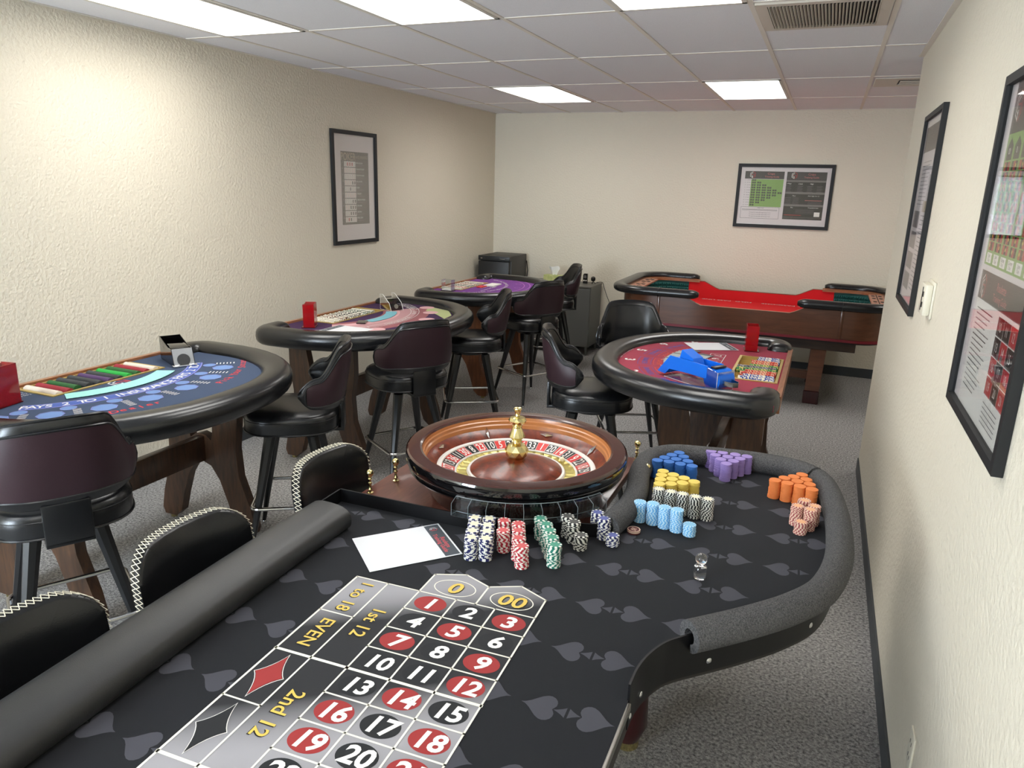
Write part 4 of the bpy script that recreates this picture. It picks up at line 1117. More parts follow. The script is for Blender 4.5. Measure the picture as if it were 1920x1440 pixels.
def print_crimson(g):
    z = FZ+.0008; D = math.radians
    cv = 0
    for n, u, v in (('1', -.575, .62), ('2', -.385, .785), ('3', -.125, .868), ('5', .155, .866), ('6', .400, .775), ('7', .572, .62)):
        a = math.atan2(v, u); rr = math.hypot(u, v)
        g.text(n, .085, u, v, z, 0, a+PI/2, bold=.03, sx=1.1)
        for r0, r1, m in ((rr-.125, rr-.05, 3), (rr-.205, rr-.14, 2)):
            hw = D(6.5)
            band(g, 0, cv, r0, r0+.003, a-hw, a+hw, z, m, 8); band(g, 0, cv, r1, r1+.003, a-hw, a+hw, z, m, 8)
            for e in (-hw, hw):
                b = a+e; g.line((r0*math.cos(b), cv+r0*math.sin(b)), (r1*math.cos(b), cv+r1*math.sin(b)), .003, z, m)
        arc_text(g, 'BANKER', .044, 0, cv, rr-.088, a, z, 3, .026, False, .014); arc_text(g, 'PLAYER', .040, 0, cv, rr-.172, a, z, 2, .024, False, .014)
    band(g, 0, cv, .668, .671, D(40), D(140), z, 0); arc_text(g, 'TIE   BAC   TIE   BAC   TIE', .034, 0, cv, .688, D(90), z, 0, .036, False, .01)
    arc_text(g, 'PLAYER', .036, 0, cv, .555, D(94), z, 0, .036, False, .012)
    g.poly([(.27, .365), (-.27, .365), (-.27, .455), (.27, .455)], .004, z, 0, closed=True)
    for i, n in enumerate('765321'): g.text(n, .062, .23-i*.09, .41, z, 0, PI, bold=.025)
    for i in range(5): g.line((.185-.09*i, .365), (.185-.09*i, .455), .003, z, 0)
    arc_text(g, 'COMMISSION', .034, 0, cv, .945, D(88), z, 0, .028, False, .01)
    return [f_white, f_red, f_org, mat('felt_print_blue', srgb(84, 80, 150), 0.8)]
T4, X4 = bj_table('crimson', 'card table with crimson felt on the right, numbered seats and a blue card shoe', (-.105, 4.15, 0), PI/2, (158, 66, 82), edge_wood, oak, print_crimson)

pl = lambda n, *c: mat(n, srgb(*c), 0.5)
r_w, r_r, r_dg, r_g, r_k, r_p = pl('roll_white', 226, 214, 200), pl('roll_red', 156, 42, 56), pl('roll_dark_green', 40, 100, 50), pl('roll_green', 40, 170, 70), pl('roll_grey', 58, 62, 66), pl('roll_purple', 84, 58, 104)
# rows are listed from the camera side; on the wall tables the camera side is +u
def rows_for(X, cols, word, sign, k=1.0, kv=.965):
    chip_rows(X, cols, word, v0=.047*kv, v1=.264*kv, u0=.2575*sign*k, du=-.0515*sign*k, rr=.0213)
rows_for(X1, [(r_w, 'white', 0), (r_r, 'red', 0), (r_dg, 'dark green', .02), (r_k, 'dark grey', .01), (r_k, 'grey', 0), (r_p, 'purple', .0), (r_k, 'dark grey', 0), (r_g, 'bright green', 0), (r_dg, 'dark green', .0), (r_r, 'red', 0), (r_w, 'white', 0)], 'slate blue table', 1)
rows_for(X2, [(m_wh, 'white', 0), (m_wh, 'white', 0), (m_bb, 'brown and white', 0), (m_bb, 'brown and white', .02), (m_bw, 'black and white', 0), (m_bw, 'black and white', 0), (m_bw, 'black and white', .03), (m_bg, 'green and white', 0), (m_bg, 'green and white', 0), (m_wh, 'white', .02)], 'plum table', 1, 1.08)
rows_for(X3, [(m_wh, 'white', 0), (m_pk, 'pink and white', 0), (m_pk, 'pink and white', 0), (m_bw, 'black and white', 0), (m_bw, 'black and white', .02), (m_bw, 'black and white', 0), (m_pk, 'pink and white', 0), (m_bw, 'black and white', 0), (m_bb, 'brown and white', 0), (m_wh, 'white', 0)], 'purple table', 1, 1.0, .93)
rows_for(X4, [(m_blu, 'blue and white', .03), (m_blu, 'blue and white', .05), (m_rd, 'red', .03), (m_rd, 'red', .05), (m_gn, 'green', 0), (m_gy, 'grey', 0), (m_gn, 'green', .06), (m_rd, 'red', .07), (m_rd, 'red', .06), (m_blu, 'blue and white', .09), (m_blu, 'blue and white', .09)], 'crimson table', -1)

# card ribbons
aqua = mat('card_aqua', srgb(150, 214, 206), 0.45); aqua2 = mat('card_aqua_blue', srgb(120, 184, 196), 0.45); cgrey = mat('card_grey', srgb(168, 176, 176), 0.5); cdark = mat('card_edge_dark', srgb(70, 76, 80), 0.5)
D = math.radians
card_ribbon('card_spread', 'curved spread of aqua backed cards on the slate blue table', X1, 0, -.10, .500, D(58), D(119), .088, [aqua], 30)
card_ribbon('card_spread', 'spread of light blue backed cards on the plum table', X2, 0, -.05, .492, D(76), D(124), .080, [aqua2], 20)
card_ribbon('card_spread', 'outer curved spread of grey cards on the crimson table', X4, 0, 0, .615, D(62), D(116), .088, [cgrey, cdark], 30)
card_ribbon('card_spread', 'inner curved spread of grey cards behind the blue shoe', X4, 0, 0, .495, D(66), D(104), .085, [cgrey, cdark], 18)
t = thing('card_deck', 'white cards laid on the purple felt beside a red strip', 'playing cards', (0, 0, 0))
g = G(); g.box(-.26, -.06, .32, .42, FZ+.002, FZ+.012, 0, X3); obj('white_cards', g, [c_white], t, smooth=False)
g = G(); g.box(-.05, .06, .30, .36, FZ+.002, FZ+.010, 0, X3); obj('red_strip', g, [f_red], t, smooth=False)

# papers
def table_paper(label, X, u, v, rot, band_left=True):
    t = thing('training_sheet', label, 'paper sheet', X @ Vector((u, v, FZ+.0032)), X.to_euler().z+rot)
    g = G(); g.box(-.1395, .1395, -.108, .108, 0, .0006, 0); rect(g, .088, .134, -.103, .103, .0010, 1)
    logo(g, .111, .075, .012, .0014, 0, 0, -PI/2); g.text('Training Guide', .020, .110, -.020, .0014, 0, -PI/2)
    obj('printed_sheet', g, [sheet, slate], t, smooth=False)
table_paper('white training sheet on the crimson table between rail and red acrylic box', X4, .47, .47, math.radians(-62.5))
table_paper('white training sheet on the plum table in front of the red acrylic box', X2, .455, .475, -PI/2)

# red acrylic discard holders
redac = mat('red_acrylic', srgb(158, 8, 20), 0.08, spec=0.6); redac.node_tree.nodes['Principled BSDF'].inputs['Alpha'].default_value = .68
def red_box(label, X, u, v, rot, h=.155):
    t = thing('discard_holder', label, 'acrylic card holder', X @ Vector((u, v, FZ+.003)), X.to_euler().z+rot)
    a, b_ = .058, .036
    g = G()
    g.box(-a, a, b_-.003, b_, 0, h); obj('back_panel', g, [redac], t, smooth=False)
    g = G(); g.box(-a, -a+.003, -b_, b_-.003, 0, h); g.box(a-.003, a, -b_, b_-.003, 0, h); g.box(-a+.003, -.012, -b_, -b_+.003, 0, h*.97); g.box(.012, a-.003, -b_, -b_+.003, 0, h*.97); obj('side_panels', g, [redac], t, smooth=False)
    g = G(); g.box(-a-.004, a+.004, -b_-.012, b_+.004, -.001, .003); obj('base', g, [mat('red_acrylic_base', srgb(84, 8, 14), 0.15, spec=0.6)], t, smooth=False)
red_box('red acrylic discard holder at the far end of the crimson table', X4, .50, .235, .15)
red_box('red acrylic discard holder standing on the plum table', X2, .475, .20, .5)
red_box('red acrylic discard holder cut by the left edge, on the slate blue table', X1, .47, .205, .2, .17)
t = thing('clear_discard_holder', 'clear acrylic card holder on the near end of the purple table', 'acrylic card holder', X3 @ Vector((.40, .18, FZ+.003)), 0)
g = G()
for a in ((-.05, .05, .033, .036), (-.05, -.047, -.036, .033), (.047, .05, -.036, .033)): g.box(*a, 0, .10)
obj('panels', g, [acr], t, smooth=False)
g = G(); g.box(-.055, .055, -.045, .04, 0, .006); obj('base', g, [gloss_blk], t, smooth=False)
g = G(); g.box(-.045, .045, -.034, .03, .0065, .018); obj('card_stack', g, [c_white], t, smooth=False)

# black dealing shoe on the slate blue table
def shoe_tf(X, u, v, rot): return X @ Matrix.Translation((u, v, FZ+.003)) @ Matrix.Rotation(rot, 4, 'Z')
def dealing_shoe(label, X, u, v, rot, side_m, inner_m, face_m, L=.25, W=.105, H0=.10):
    """long box, open top, high at the back, sloping face at the front (+x)"""
    M = shoe_tf(X, u, v, rot)
    t = thing('dealing_shoe', label, 'card shoe', M.translation, M.to_euler().z)
    prof = [(-L/2, .0), (L/2, 0), (L/2-.035, .085), (L/2-.10, .085), (-L/2, H0+.02)]
    for sgn in (-1, 1):
        g = G(); tfm = Matrix(((1, 0, 0, 0), (0, 0, 1, sgn*(W/2-.0015)), (0, 1, 0, 0), (0, 0, 0, 1)))
        g.prism(prof, -.0015, .0015, tf=tfm); obj('side_wall', g, [side_m], t, smooth=False)
    g = G(); g.box(-L/2, L/2, -W/2+.003, W/2-.003, 0, .004); g.box(-L/2, -L/2+.003, -W/2+.003, W/2-.003, 0, H0+.018)
    obj('base', g, [inner_m], t, smooth=False)
    g = G(); g.add([(L/2-.002, -W/2+.003, .0), (L/2-.002, W/2-.003, .0), (L/2-.036, W/2-.003, .085), (L/2-.036, -W/2+.003, .085), (L/2-.006, -W/2+.003, .0), (L/2-.006, W/2-.003, .0), (L/2-.040, W/2-.003, .085), (L/2-.040, -W/2+.003, .085)],
                   [(0, 1, 2, 3), (7, 6, 5, 4), (0, 4, 5, 1), (2, 6, 7, 3), (1, 5, 6, 2), (0, 3, 7, 4)]); obj('front_face', g, [face_m], t, smooth=False)
    g = G(); tfm = Matrix.Translation((L/2-.014, 0, .030)) @ Matrix.Rotation(math.radians(68), 4, 'Y')
    g.lathe([(0, .006), (.030, .006), (.032, .003), (.032, 0)], 28, tf=tfm); obj('thumb_disc', g, [mat('thumb_disc', srgb(40, 40, 42), 0.4)], t)
    g = G(); g.rbox(-.03, .06, -W/2+.008, W/2-.008, .05, .095, .006, 2, tf=Matrix.Rotation(.12, 4, 'Y')); obj('card_weight', g, [gloss_blk], t)
    g = G(); g.rbox(L/2-.02, L/2+.012, -W/2-.006, W/2+.006, 0, .007, .002, 2); obj('lip', g, [mat('shoe_chrome', srgb(206, 208, 210), 0.15, metal=0.8)], t)
    return t
dealing_shoe('black dealing shoe with chrome front on the slate blue table', X1, -.430, .225, 1.08, gloss_blk, gloss_blk, mat('shoe_chrome', srgb(206, 208, 210), 0.15, metal=0.8))
# small clear shoe on the plum table
M = shoe_tf(X2, -.385, .29, 1.15)
t = thing('dealing_shoe', 'small clear sided card shoe with black front on the plum table', 'card shoe', M.translation, M.to_euler().z)
for sgn in (-1, 1):
    g = G(); tfm = Matrix(((1, 0, 0, 0), (0, 0, 1, sgn*.054), (0, 1, 0, 0), (0, 0, 0, 1))); pf = [(-.07, 0), (.08, 0), (.055, .055), (-.03, .115), (-.07, .115)]
    g.prism(pf, -.0015, .0015, tf=tfm); sw = obj('side_wall', g, [acr], t, smooth=False)
    g = G(); g.tube([tfm @ Vector((x, y, 0)) for x, y in pf], .0018, 6, closed=True); obj('wall_edge', g, [white_m], sw)
g = G(); g.box(-.06, .06, -.052, .052, 0, .03); g.box(-.06, .0, -.052, .052, .03, .08); obj('card_block', g, [gloss_blk], t, smooth=False)
g = G(); g.lathe([(0, .004), (.018, .004), (.018, 0)], 20, tf=Matrix.Translation((.062, 0, .03)) @ Matrix.Rotation(math.radians(75), 4, 'Y')); obj('thumb_disc', g, [chrome], t)

# blue electric-blue shoe on the crimson table
blu = mat('shoe_blue', srgb(16, 104, 214), 0.35); 
M = shoe_tf(X4, -.495, .392, -2.19)
t = thing('dealing_shoe', 'large bright blue card shoe with clear base on the crimson table', 'card shoe', M.translation, M.to_euler().z)
# local x: from tail (-) to card mouth (+)
pf = [(-.245, .020), (-.190, .015), (-.160, .047), (.10, .060), (.10, .118), (-.16, .118)]
for sgn in (-1, 1):
    g = G(); tfm = Matrix(((1, 0, 0, 0), (0, 0, 1, sgn*.052), (0, 1, 0, 0), (0, 0, 0, 1)))
    g.prism(pf, -.003, .003, tf=tfm); obj('side_panel', g, [blu], t, smooth=False)
g = G(); g.add([(-.243, -.05, .022), (-.243, .05, .022), (-.16, .05, .105), (-.16, -.05, .105), (-.19, -.05, .018), (-.19, .05, .018), (-.14, .05, .100), (-.14, -.05, .100)], [(3, 2, 1, 0), (4, 5, 6, 7), (0, 1, 5, 4), (2, 3, 7, 6), (1, 2, 6, 5), (3, 0, 4, 7)])
g.box(-.15, .10, -.05, .05, .052, .058); obj('ramp', g, [blu], t, smooth=False)
g = G(); g.add([(-.12, -.035, .085), (.0, -.035, .085), (.0, .035, .085), (-.12, .035, .085), (-.10, -.035, .158), (-.02, -.035, .128), (-.02, .035, .128), (-.10, .035, .158)], [(3, 2, 1, 0), (4, 5, 6, 7), (0, 1, 5, 4), (1, 2, 6, 5), (2, 3, 7, 6), (3, 0, 4, 7)]); obj('card_weight', g, [blu], t, smooth=False)
g = G(); g.tube([(.13, -.052, .055), (.13, .052, .055)], .052, 24); obj('mouth_roll', g, [blu], t)
bacr = clear_mat('pale_acrylic', (0.86, 0.88, 0.92), 0.2, 0.03)
g = G()
for sgn in (-1, 1):
    tfm = Matrix(((1, 0, 0, 0), (0, 0, 1, sgn*.057), (0, 1, 0, 0), (0, 0, 0, 1))); g.prism([(-.19, 0), (.17, 0), (.17, .10), (.10, .112), (.10, .058), (-.16, .010)], -.0015, .0015, tf=tfm)
g.box(-.19, .17, -.055, .055, 0, .003); g.box(.168, .171, -.055, .055, 0, .10)
obj('clear_base', g, [bacr], t, smooth=False)
g = G()
for sgn in (-1, 1): g.tube([(-.19, sgn*.057, .002), (.17, sgn*.057, .002), (.17, sgn*.057, .10)], .0016, 6)
obj('base_edge', g, [white_m], t)
g = G(); g.sweep([(.172+.0*0, -.03), (.20, -.03), (.235, -.02), (.25, .0), (.235, .02), (.20, .03), (.172, .03)], [(-.001, .04), (.001, .04), (.001, .062), (-.001, .062)]); obj('chrome_guard', g, [chrome], t)
g = G(); g.rbox(.105, .135, -.04, .04, .108, .118, .003, 2); obj('latch', g, [mat('latch_black', srgb(30, 18, 20), 0.3)], t)

t = thing('cut_card', 'black cut card at the near end of the light blue cards', 'cut card', X2 @ Vector((.198, .42, FZ+.004)), X2.to_euler().z+.4)
g = G(); g.box(-.045, .045, -.032, .032, 0, .008); obj('card', g, [gloss_blk], t, smooth=False)
# ------------------------------------------------------------------ casino stools
SH = .765                      # seat top
def sup(t, a, b_, e=2.9):
    c, s_ = math.cos(t), math.sin(t)
    return (a*math.copysign(abs(c)**(2/e), c), b_*math.copysign(abs(s_)**(2/e), s_))
def make_stool(label):
    """faces +y; backrest on the -y side"""
    t = thing('casino_stool', label, 'bar stool', group='casino stools at the card tables')
    # seat cushion
    g = G(); n = 48; lay = [(0, .925, SH-.108), (0, 1.0, SH-.100), (0, 1.0, SH-.085), (1, 1.005, SH-.060), (1, 1.0, SH-.035), (1, .97, SH-.015), (1, .90, SH-.003), (1, .6, SH+.004), (1, .3, SH+.006)]
    vs = []
    for _, k, zz in lay:
        for i in range(n): x, y = sup(2*PI*i/n, .235*k, .235*k); vs.append((x, y, zz))
    fs = [(r*n+i, r*n+(i+1) % n, (r+1)*n+(i+1) % n, (r+1)*n+i) for r in range(len(lay)-1) for i in range(n)]
    fs += [list(range(n))[::-1], [(len(lay)-1)*n+i for i in range(n)]]
    g.add(vs, fs); st = obj('seat', g, [vinyl], t, sharp=60)
    g = G()
    for zz, k in ((SH-.098, 1.005), (SH-.036, 1.0)): g.tube([(*sup(2*PI*i/n, .235*k, .235*k), zz) for i in range(n)], .0045 if k > 1 else .0022, 6, closed=True)
    obj('piping', g, [vinyl], st)
    # backrest shell: U-shaped plan, tall in the middle, low arms
    Z0 = SH+.022
    def plan(s_):                  # s in [-1, 1] along the U
        a = s_*math.radians(82); r = 1
        x, y = sup(-PI/2+a, .240, .250, 2.7); return x, y
    def top(s_):
        k = min(1, abs(s_)); 
        if k < .34: h = .318-.010*(k/.34)**2
        elif k < .74: q = (k-.34)/.40; h = .308+(.165-.308)*(3*q*q-2*q**3)
        else: q = (k-.74)/.26; h = .165-.070*q**2.2
        return h
    def bot(s_):
        k = abs(s_); return .0+.02*k*k+(.055*((k-.82)/.18)**2 if k > .82 else 0)
    def pt(s_, q, d):              # d = offset outwards
        x, y = plan(s_); x2, y2 = plan(s_+.004); x1, y1 = plan(s_-.004)
        tx, ty = x2-x1, y2-y1; L_ = math.hypot(tx, ty) or 1; nx, ny = ty/L_, -tx/L_
        h0, h1 = bot(s_), top(s_); h = h0+(h1-h0)*q
        fl = 1+.22*(max(h, 0)/.35)**1.3*max(0, -y/.255)*1
        ds = 1
        return (x*(1+.02*h/.35)+nx*d, y*fl+ny*d*1+(-.0), Z0+h)
    NS, NQ = 44, 8
    S_ = lambda u: -1+2*u
    g = G()
    vs = []; fs = []
    th = .021
    for i in range(NS+1):
        s_ = S_(i/NS); e = 1-max(0, (abs(s_)-.93)/.07)**2*.6
        ringp = []
        for q in range(NQ+1): ringp.append((q/NQ, th*e*(math.sin(PI*(.12+.76*q/NQ)))))
        ringp.append((1.0+.018, 0.0))
        for q in range(NQ, -1, -1): ringp.append((q/NQ, -th*e*(math.sin(PI*(.12+.76*q/NQ)))))
        ringp.append((-.03, 0.0))
        for q, d in ringp: vs.append(pt(s_, q, d))
        m_ = len(ringp)
    for i in range(NS):
        for j in range(m_): fs.append((i*m_+j, i*m_+(j+1) % m_, (i+1)*m_+(j+1) % m_, (i+1)*m_+j))
    fs += [[j for j in range(m_)][::-1], [NS*m_+j for j in range(m_)]]
    g.add(vs, fs); bk = obj('backrest', g, [vinyl], t, sharp=60)
    # burgundy outer panel
    g = G(); g.grid(lambda u, v: pt((-1+2*u)*.90, .095+.78*v, th*math.sin(PI*(.12+.76*(.095+.78*v)))*1.0+.0035), 40, 8, flip=False)
    obj('back_panel', g, [burg], bk, sharp=60)
    g = G()
    loop = [(-.90+1.80*i/40, .88) for i in range(41)]+[(.915, .75), (.92, .5), (.915, .25)]+[(.90-1.80*i/40, .09) for i in range(41)]+[(-.915, .25), (-.92, .5), (-.915, .75)]
    g.tube([pt(s_, q, th*math.sin(PI*(.12+.76*q))+.003) for s_, q in loop], .0045, 6, closed=True)
    loop = [(-.93+1.86*i/40, .90) for i in range(41)]
    g.tube([pt(s_, q, -th*math.sin(PI*(.12+.76*q))-.001) for s_, q in loop], .003, 6)
    g.tube([pt(-.98+1.96*i/40, 1.0, .004) for i in range(41)], .005, 6)
    obj('piping', g, [vinyl], bk)
    # steel bracket from the seat pan up behind the backrest
    g = G(); g.rbox(-.075, .075, -.262, -.244, SH-.125, SH+.03, .006, 2); g.rbox(-.075, .075, -.262, -.05, SH-.130, SH-.112, .004, 2)
    obj('back_bracket', g, [metal_blk], t)
    g = G(); g.lathe([(0, SH-.150), (.11, SH-.150), (.12, SH-.140), (.12, SH-.112), (0, SH-.112)], 24); obj('swivel_plate', g, [metal_blk], t)
    for sx_ in (-1, 1):
        for sy_ in (-1, 1):
            g = G(); a = Vector((sx_*.105, sy_*.105, SH-.14)); b_ = Vector((sx_*.222, sy_*.222, .012))
            vs = []
            for p, k in ((a, .031), (b_, .0115)):
                for i in range(8):
                    q = 2*PI*i/8+PI/8; vs.append((p.x+k*math.cos(q), p.y+k*math.sin(q), p.z))
            g.add(vs, [(i, (i+1) % 8, 8+(i+1) % 8, 8+i)[::-1] for i in range(8)]+[list(range(8)), list(range(8, 16))[::-1]])
            lg = obj('leg', g, [metal_blk], t, smooth=False)
            g = G(); g.lathe([(0, 0), (.013, 0), (.013, .008), (.010, .014), (0, .014)], 12, (b_.x, b_.y, 0)); obj('glide', g, [chrome], lg)
    g = G(); k = .205; c_ = .04; P = []
    for sx_, sy_ in ((1, -1), (1, 1), (-1, 1), (-1, -1)):
        a0 = math.atan2(sy_, sx_)
        for q in range(5):
            a = a0-PI/4+PI/2*q/4; P.append((sx_*(k-c_)+c_*math.cos(a), sy_*(k-c_)+c_*math.sin(a), .27))
    g.tube(P, .0095, 10, closed=True); obj('footrest', g, [chrome], t)
    return t
def face(deg): return math.radians(deg-90)
st0 = make_stool('black and burgundy stool at the lower left, seen from behind, at the slate blue table')
st0.location = (-2.51, 1.67, 0); st0.rotation_euler = (0, 0, face(150))
STOOLS = [((-2.43, 2.90), 212, 'burgundy backed stool seen from its side at the far end of the slate blue table'),
          ((-2.335, 3.87), 147, 'burgundy backed stool seen from behind at the near side of the plum table'),
          ((-2.44, 5.02), 210, 'stool in profile at the far side of the plum table, behind the burgundy backed one'),
          ((-2.35, 6.03), 150, 'burgundy backed stool seen from behind at the near side of the purple table'),
          ((-2.58, 7.22), 212, 'stool in front of the grey cabinet at the far side of the purple table'),
          ((-1.15, 4.00), 18, 'black seated stool with plum arm at the rounded left end of the crimson table'),
          ((-1.12, 4.90), -66, 'stool facing the camera behind the crimson table, its black inner back showing')]
for (x, y), dg_, lb in STOOLS: dup(st0, (x, y, 0), face(dg_), lb)

# ------------------------------------------------------------------ stitched bucket chairs along the roulette table
stitch = mat('stitching', srgb(214, 206, 184), 0.8)
def make_bucket(label):
    t = thing('stitched_chair', label, 'bar chair', group='stitched chairs along the roulette table')
    W2, HT, Z0 = .198, .358, .60
    def outline(s_):               # s 0..1 round the visible edge: left side up, top, right side down
        # rounded rectangle (half), centre at x=0
        R_ = .095; pts = []
        pts.append((-W2+.035, 0)); pts += [(-W2+.012, .08), (-W2, .16)]
        for q in range(7):
            a = PI-q*PI/2/6; pts.append((-W2+R_+R_*math.cos(a), HT-R_*.85+R_*.85*math.sin(a)))
        pts2 = [(-x, y) for x, y in pts[::-1]]
        return pts+pts2
    OL = catmull(outline(0), 4)
    def P3(x, h, d):               # lean and curl: the back curves round the sitter
        lean = -.225-.045*(h/HT)-0.0; curl = .30*x*x/.195
        return (x, lean+curl+d, Z0+h)
    th = .024
    g = G(); n = len(OL); cx0 = (0, .17)
    rings = [(1.0, 0), (.985, .7), (.94, 1.0), (.6, 1.25), (.25, 1.35)]
    for sgn in (1, -1):
        vs = []
        for k, d in rings:
            for x, h in OL: vs.append(P3(cx0[0]+(x-cx0[0])*k, cx0[1]+(h-cx0[1])*k, sgn*th*d*(.8 if sgn > 0 else 1)))
        fs = [(r*n+i, r*n+i+1, (r+1)*n+i+1, (r+1)*n+i) for r in range(len(rings)-1) for i in range(n-1)]
        fs += [(r*n+n-1, r*n, (r+1)*n, (r+1)*n+n-1) for r in range(len(rings)-1)]
        fs.append([(len(rings)-1)*n+i for i in range(n)])
        if sgn < 0: fs = [f[::-1] for f in fs]
        g.add(vs, fs)
    bk = obj('backrest', g, [vinyl], t, sharp=70)
    # cross stitches along the edge seam
    g = G(); m_ = 72; CUM = [0]
    for i in range(n-1): CUM.append(CUM[-1]+math.hypot(OL[i+1][0]-OL[i][0], OL[i+1][1]-OL[i][1]))
    def along(u):
        d_ = u*CUM[-1]; i = 0
        while i < n-2 and CUM[i+1] < d_: i += 1
        k = (d_-CUM[i])/max(1e-6, CUM[i+1]-CUM[i]); return (OL[i][0]*(1-k)+OL[i+1][0]*k, OL[i][1]*(1-k)+OL[i+1][1]*k)
    for i in range(m_):
        for sg in (-1, 1):
            a, b_ = along(i/m_), along((i+1)/m_)
            ka, kb = 1.005, .985
            pa = P3(a[0]*ka, cx0[1]+(a[1]-cx0[1])*ka, sg*.015); pb = P3(b_[0]*ka, cx0[1]+(b_[1]-cx0[1])*ka, -sg*.015)
            g.tube([pa, pb], .0011, 4)
    s_ = obj('stitching', g, [stitch], bk); s_['kind'] = 'stuff'
    g = G(); g.rbox(-.22, .22, -.21, .21, Z0-.03, Z0+.05, .03, 4); obj('seat', g, [vinyl], t)
    g = G(); g.rbox(-.10, .10, -.10, .10, Z0-.06, Z0-.03, .006, 2); obj('seat_plate', g, [metal_blk], t)
    for sx_ in (-1, 1):
        for sy_ in (-1, 1):
            g = G(); g.tube([(sx_*.09, sy_*.09, Z0-.05), (sx_*.20, sy_*.20, .0)], [.014, .011], 10); obj('leg', g, [metal_blk], t)
    g = G(); k = .157; g.tube([(-k, -k, .22), (k, -k, .22), (k, k, .22), (-k, k, .22)], .008, 8, closed=True); obj('footrest', g, [metal_blk], t)
    return t
bc0 = make_bucket('stitched black chair beside the arm rail, farthest of three, near the roulette wheel')
bc0.location = (-1.285, 1.965, 0); bc0.rotation_euler = (0, 0, face(0))
dup(bc0, (-1.285, 1.345, 0), face(0), 'stitched black chair beside the arm rail, middle of three')
dup(bc0, (-1.27, .845, 0), face(0), 'stitched black chair beside the arm rail, nearest the camera at the lower left')

# ------------------------------------------------------------------ dice table at the far wall
dt = thing('dice_table', 'long wooden dice table with red and green padded interior at the far wall', 'dice table', (-.58, 7.55, 0))
DX0, DX1, DY0, DY1 = -1.20, 1.20, -.66, .66      # body, local
CX_ = lambda x: x
RZ = .985
def rrect(x0, x1, y0, y1, r, n=8):
    P = []
    for cx, cy, a0 in ((x1-r, y0+r, -PI/2), (x1-r, y1-r, 0), (x0+r, y1-r, PI/2), (x0+r, y0+r, PI)):
        for i in range(n+1):
            a = a0+PI/2*i/n; P.append((cx+r*math.cos(a), cy+r*math.sin(a)))
    return P
def fill_path(P, step=.04):
    out = []
    for i in range(len(P)):
        a, b_ = P[i], P[(i+1) % len(P)]; d = math.hypot(b_[0]-a[0], b_[1]-a[1]); k = max(1, int(d/step))
        out += [(a[0]+(b_[0]-a[0])*j/k, a[1]+(b_[1]-a[1])*j/k) for j in range(k)]
    return out
def dip(x):
    x = abs(x+.02); h = 0
    if x < .40: return -.075
    if x < .55: return -.075*(1-(x-.40)/.15)
    return 0
body = fill_path(rrect(DX0, DX1, DY0, DY1, .30))
def wallring(path, off_in, th, z0, ztop, name, m, parent, mtop=None):
    g = G(); L_ = len(path); vs = []
    for i in range(L_):
        a, b_ = path[i-1], path[(i+1) % L_]; dx, dy = b_[0]-a[0], b_[1]-a[1]; q = math.hypot(dx, dy); nx, ny = dy/q, -dx/q
        p = path[i]; o_ = (p[0]-nx*off_in, p[1]-ny*off_in); i_ = (p[0]-nx*(off_in+th), p[1]-ny*(off_in+th)); zt = ztop(p[0])
        zz = z0(p[0]) if callable(z0) else z0
        vs += [(*o_, zz), (*o_, zt), (*i_, zt), (*i_, zz)]
    fs = []; ms = []
    for i in range(L_):
        a, b_ = i*4, ((i+1) % L_)*4
        for j in range(4): fs.append((a+j, b_+j, b_+(j+1) % 4, a+(j+1) % 4)); ms.append(0 if j != 1 or mtop is None else 1)
    g.add(vs, fs); g.m = ms
    return obj(name, g, [m]+([mtop] if mtop else []), parent, sharp=50)
lipm = mat('table_lip', srgb(150, 112, 88), 0.4)
wallring(body, 0, .035, .66, lambda x: .93+dip(x), 'outer_wall', mahog, dt, lipm)
redf = mat('dice_red_felt', srgb(206, 30, 36), 0.7, spec=0.2); grnr = mat('dice_green_rubber', srgb(20, 84, 80), 0.6)
def sub(path, cond): return [p for p in path if cond(p[0])]
inner = body
# interior lining: red in the middle, green pyramids at the ends
g = G(); L_ = len(body)
for i in range(L_):
    pa, pb = body[i], body[(i+1) % L_]
    def N_(k):
        a, b_ = body[k-1], body[(k+1) % L_]; q = math.hypot(b_[0]-a[0], b_[1]-a[1]); return ((b_[1]-a[1])/q, -(b_[0]-a[0])/q)
    na, nb = N_(i), N_((i+1) % L_)
    A = lambda p, nn, o_, zz: (p[0]-nn[0]*o_, p[1]-nn[1]*o_, zz)
    mi = 0 if abs((pa[0]+pb[0])/2) < .74 else 1
    za, zb = .925+dip(pa[0]), .925+dip(pb[0])
    g.add([A(pa, na, .037, .74), A(pb, nb, .037, .74), A(pb, nb, .037, zb), A(pa, na, .037, za)], [(3, 2, 1, 0)], mi)
    if mi == 1:
        for r in range(3):
            for q in range(2):
                f0, f1, fm = q/2, (q+1)/2, (q+.5)/2; zz0 = .775+r*.040
                I = lambda f, o_, z_: (pa[0]+(pb[0]-pa[0])*f-na[0]*o_, pa[1]+(pb[1]-pa[1])*f-na[1]*o_, z_)
                g.add([I(f0, .038, zz0), I(f1, .038, zz0), I(f1, .038, zz0+.036), I(f0, .038, zz0+.036), I(fm, .056, zz0+.018)], [(1, 0, 4), (2, 1, 4), (3, 2, 4), (0, 3, 4)], 1)
obj('wall_lining', g, [redf, grnr], dt, smooth=False)
g = G(); g.prism(rrect(DX0+.03, DX1-.03, DY0+.03, DY1-.03, .27), .70, .745); obj('bed', g, [grnr], dt, smooth=False)
g = G(); rect(g, -.74, .74, -.62, .62, .7465, 0)
for k, s_ in enumerate(('PASS LINE', 'FIELD', 'COME', 'DONT PASS')):
    g.text(s_, .07, -.42+k*.28, .56, .7475, 1, PI, bold=.01)
    g.text(s_, .07, -.42+k*.28, -.50, .7475, 1, 0, bold=.01)
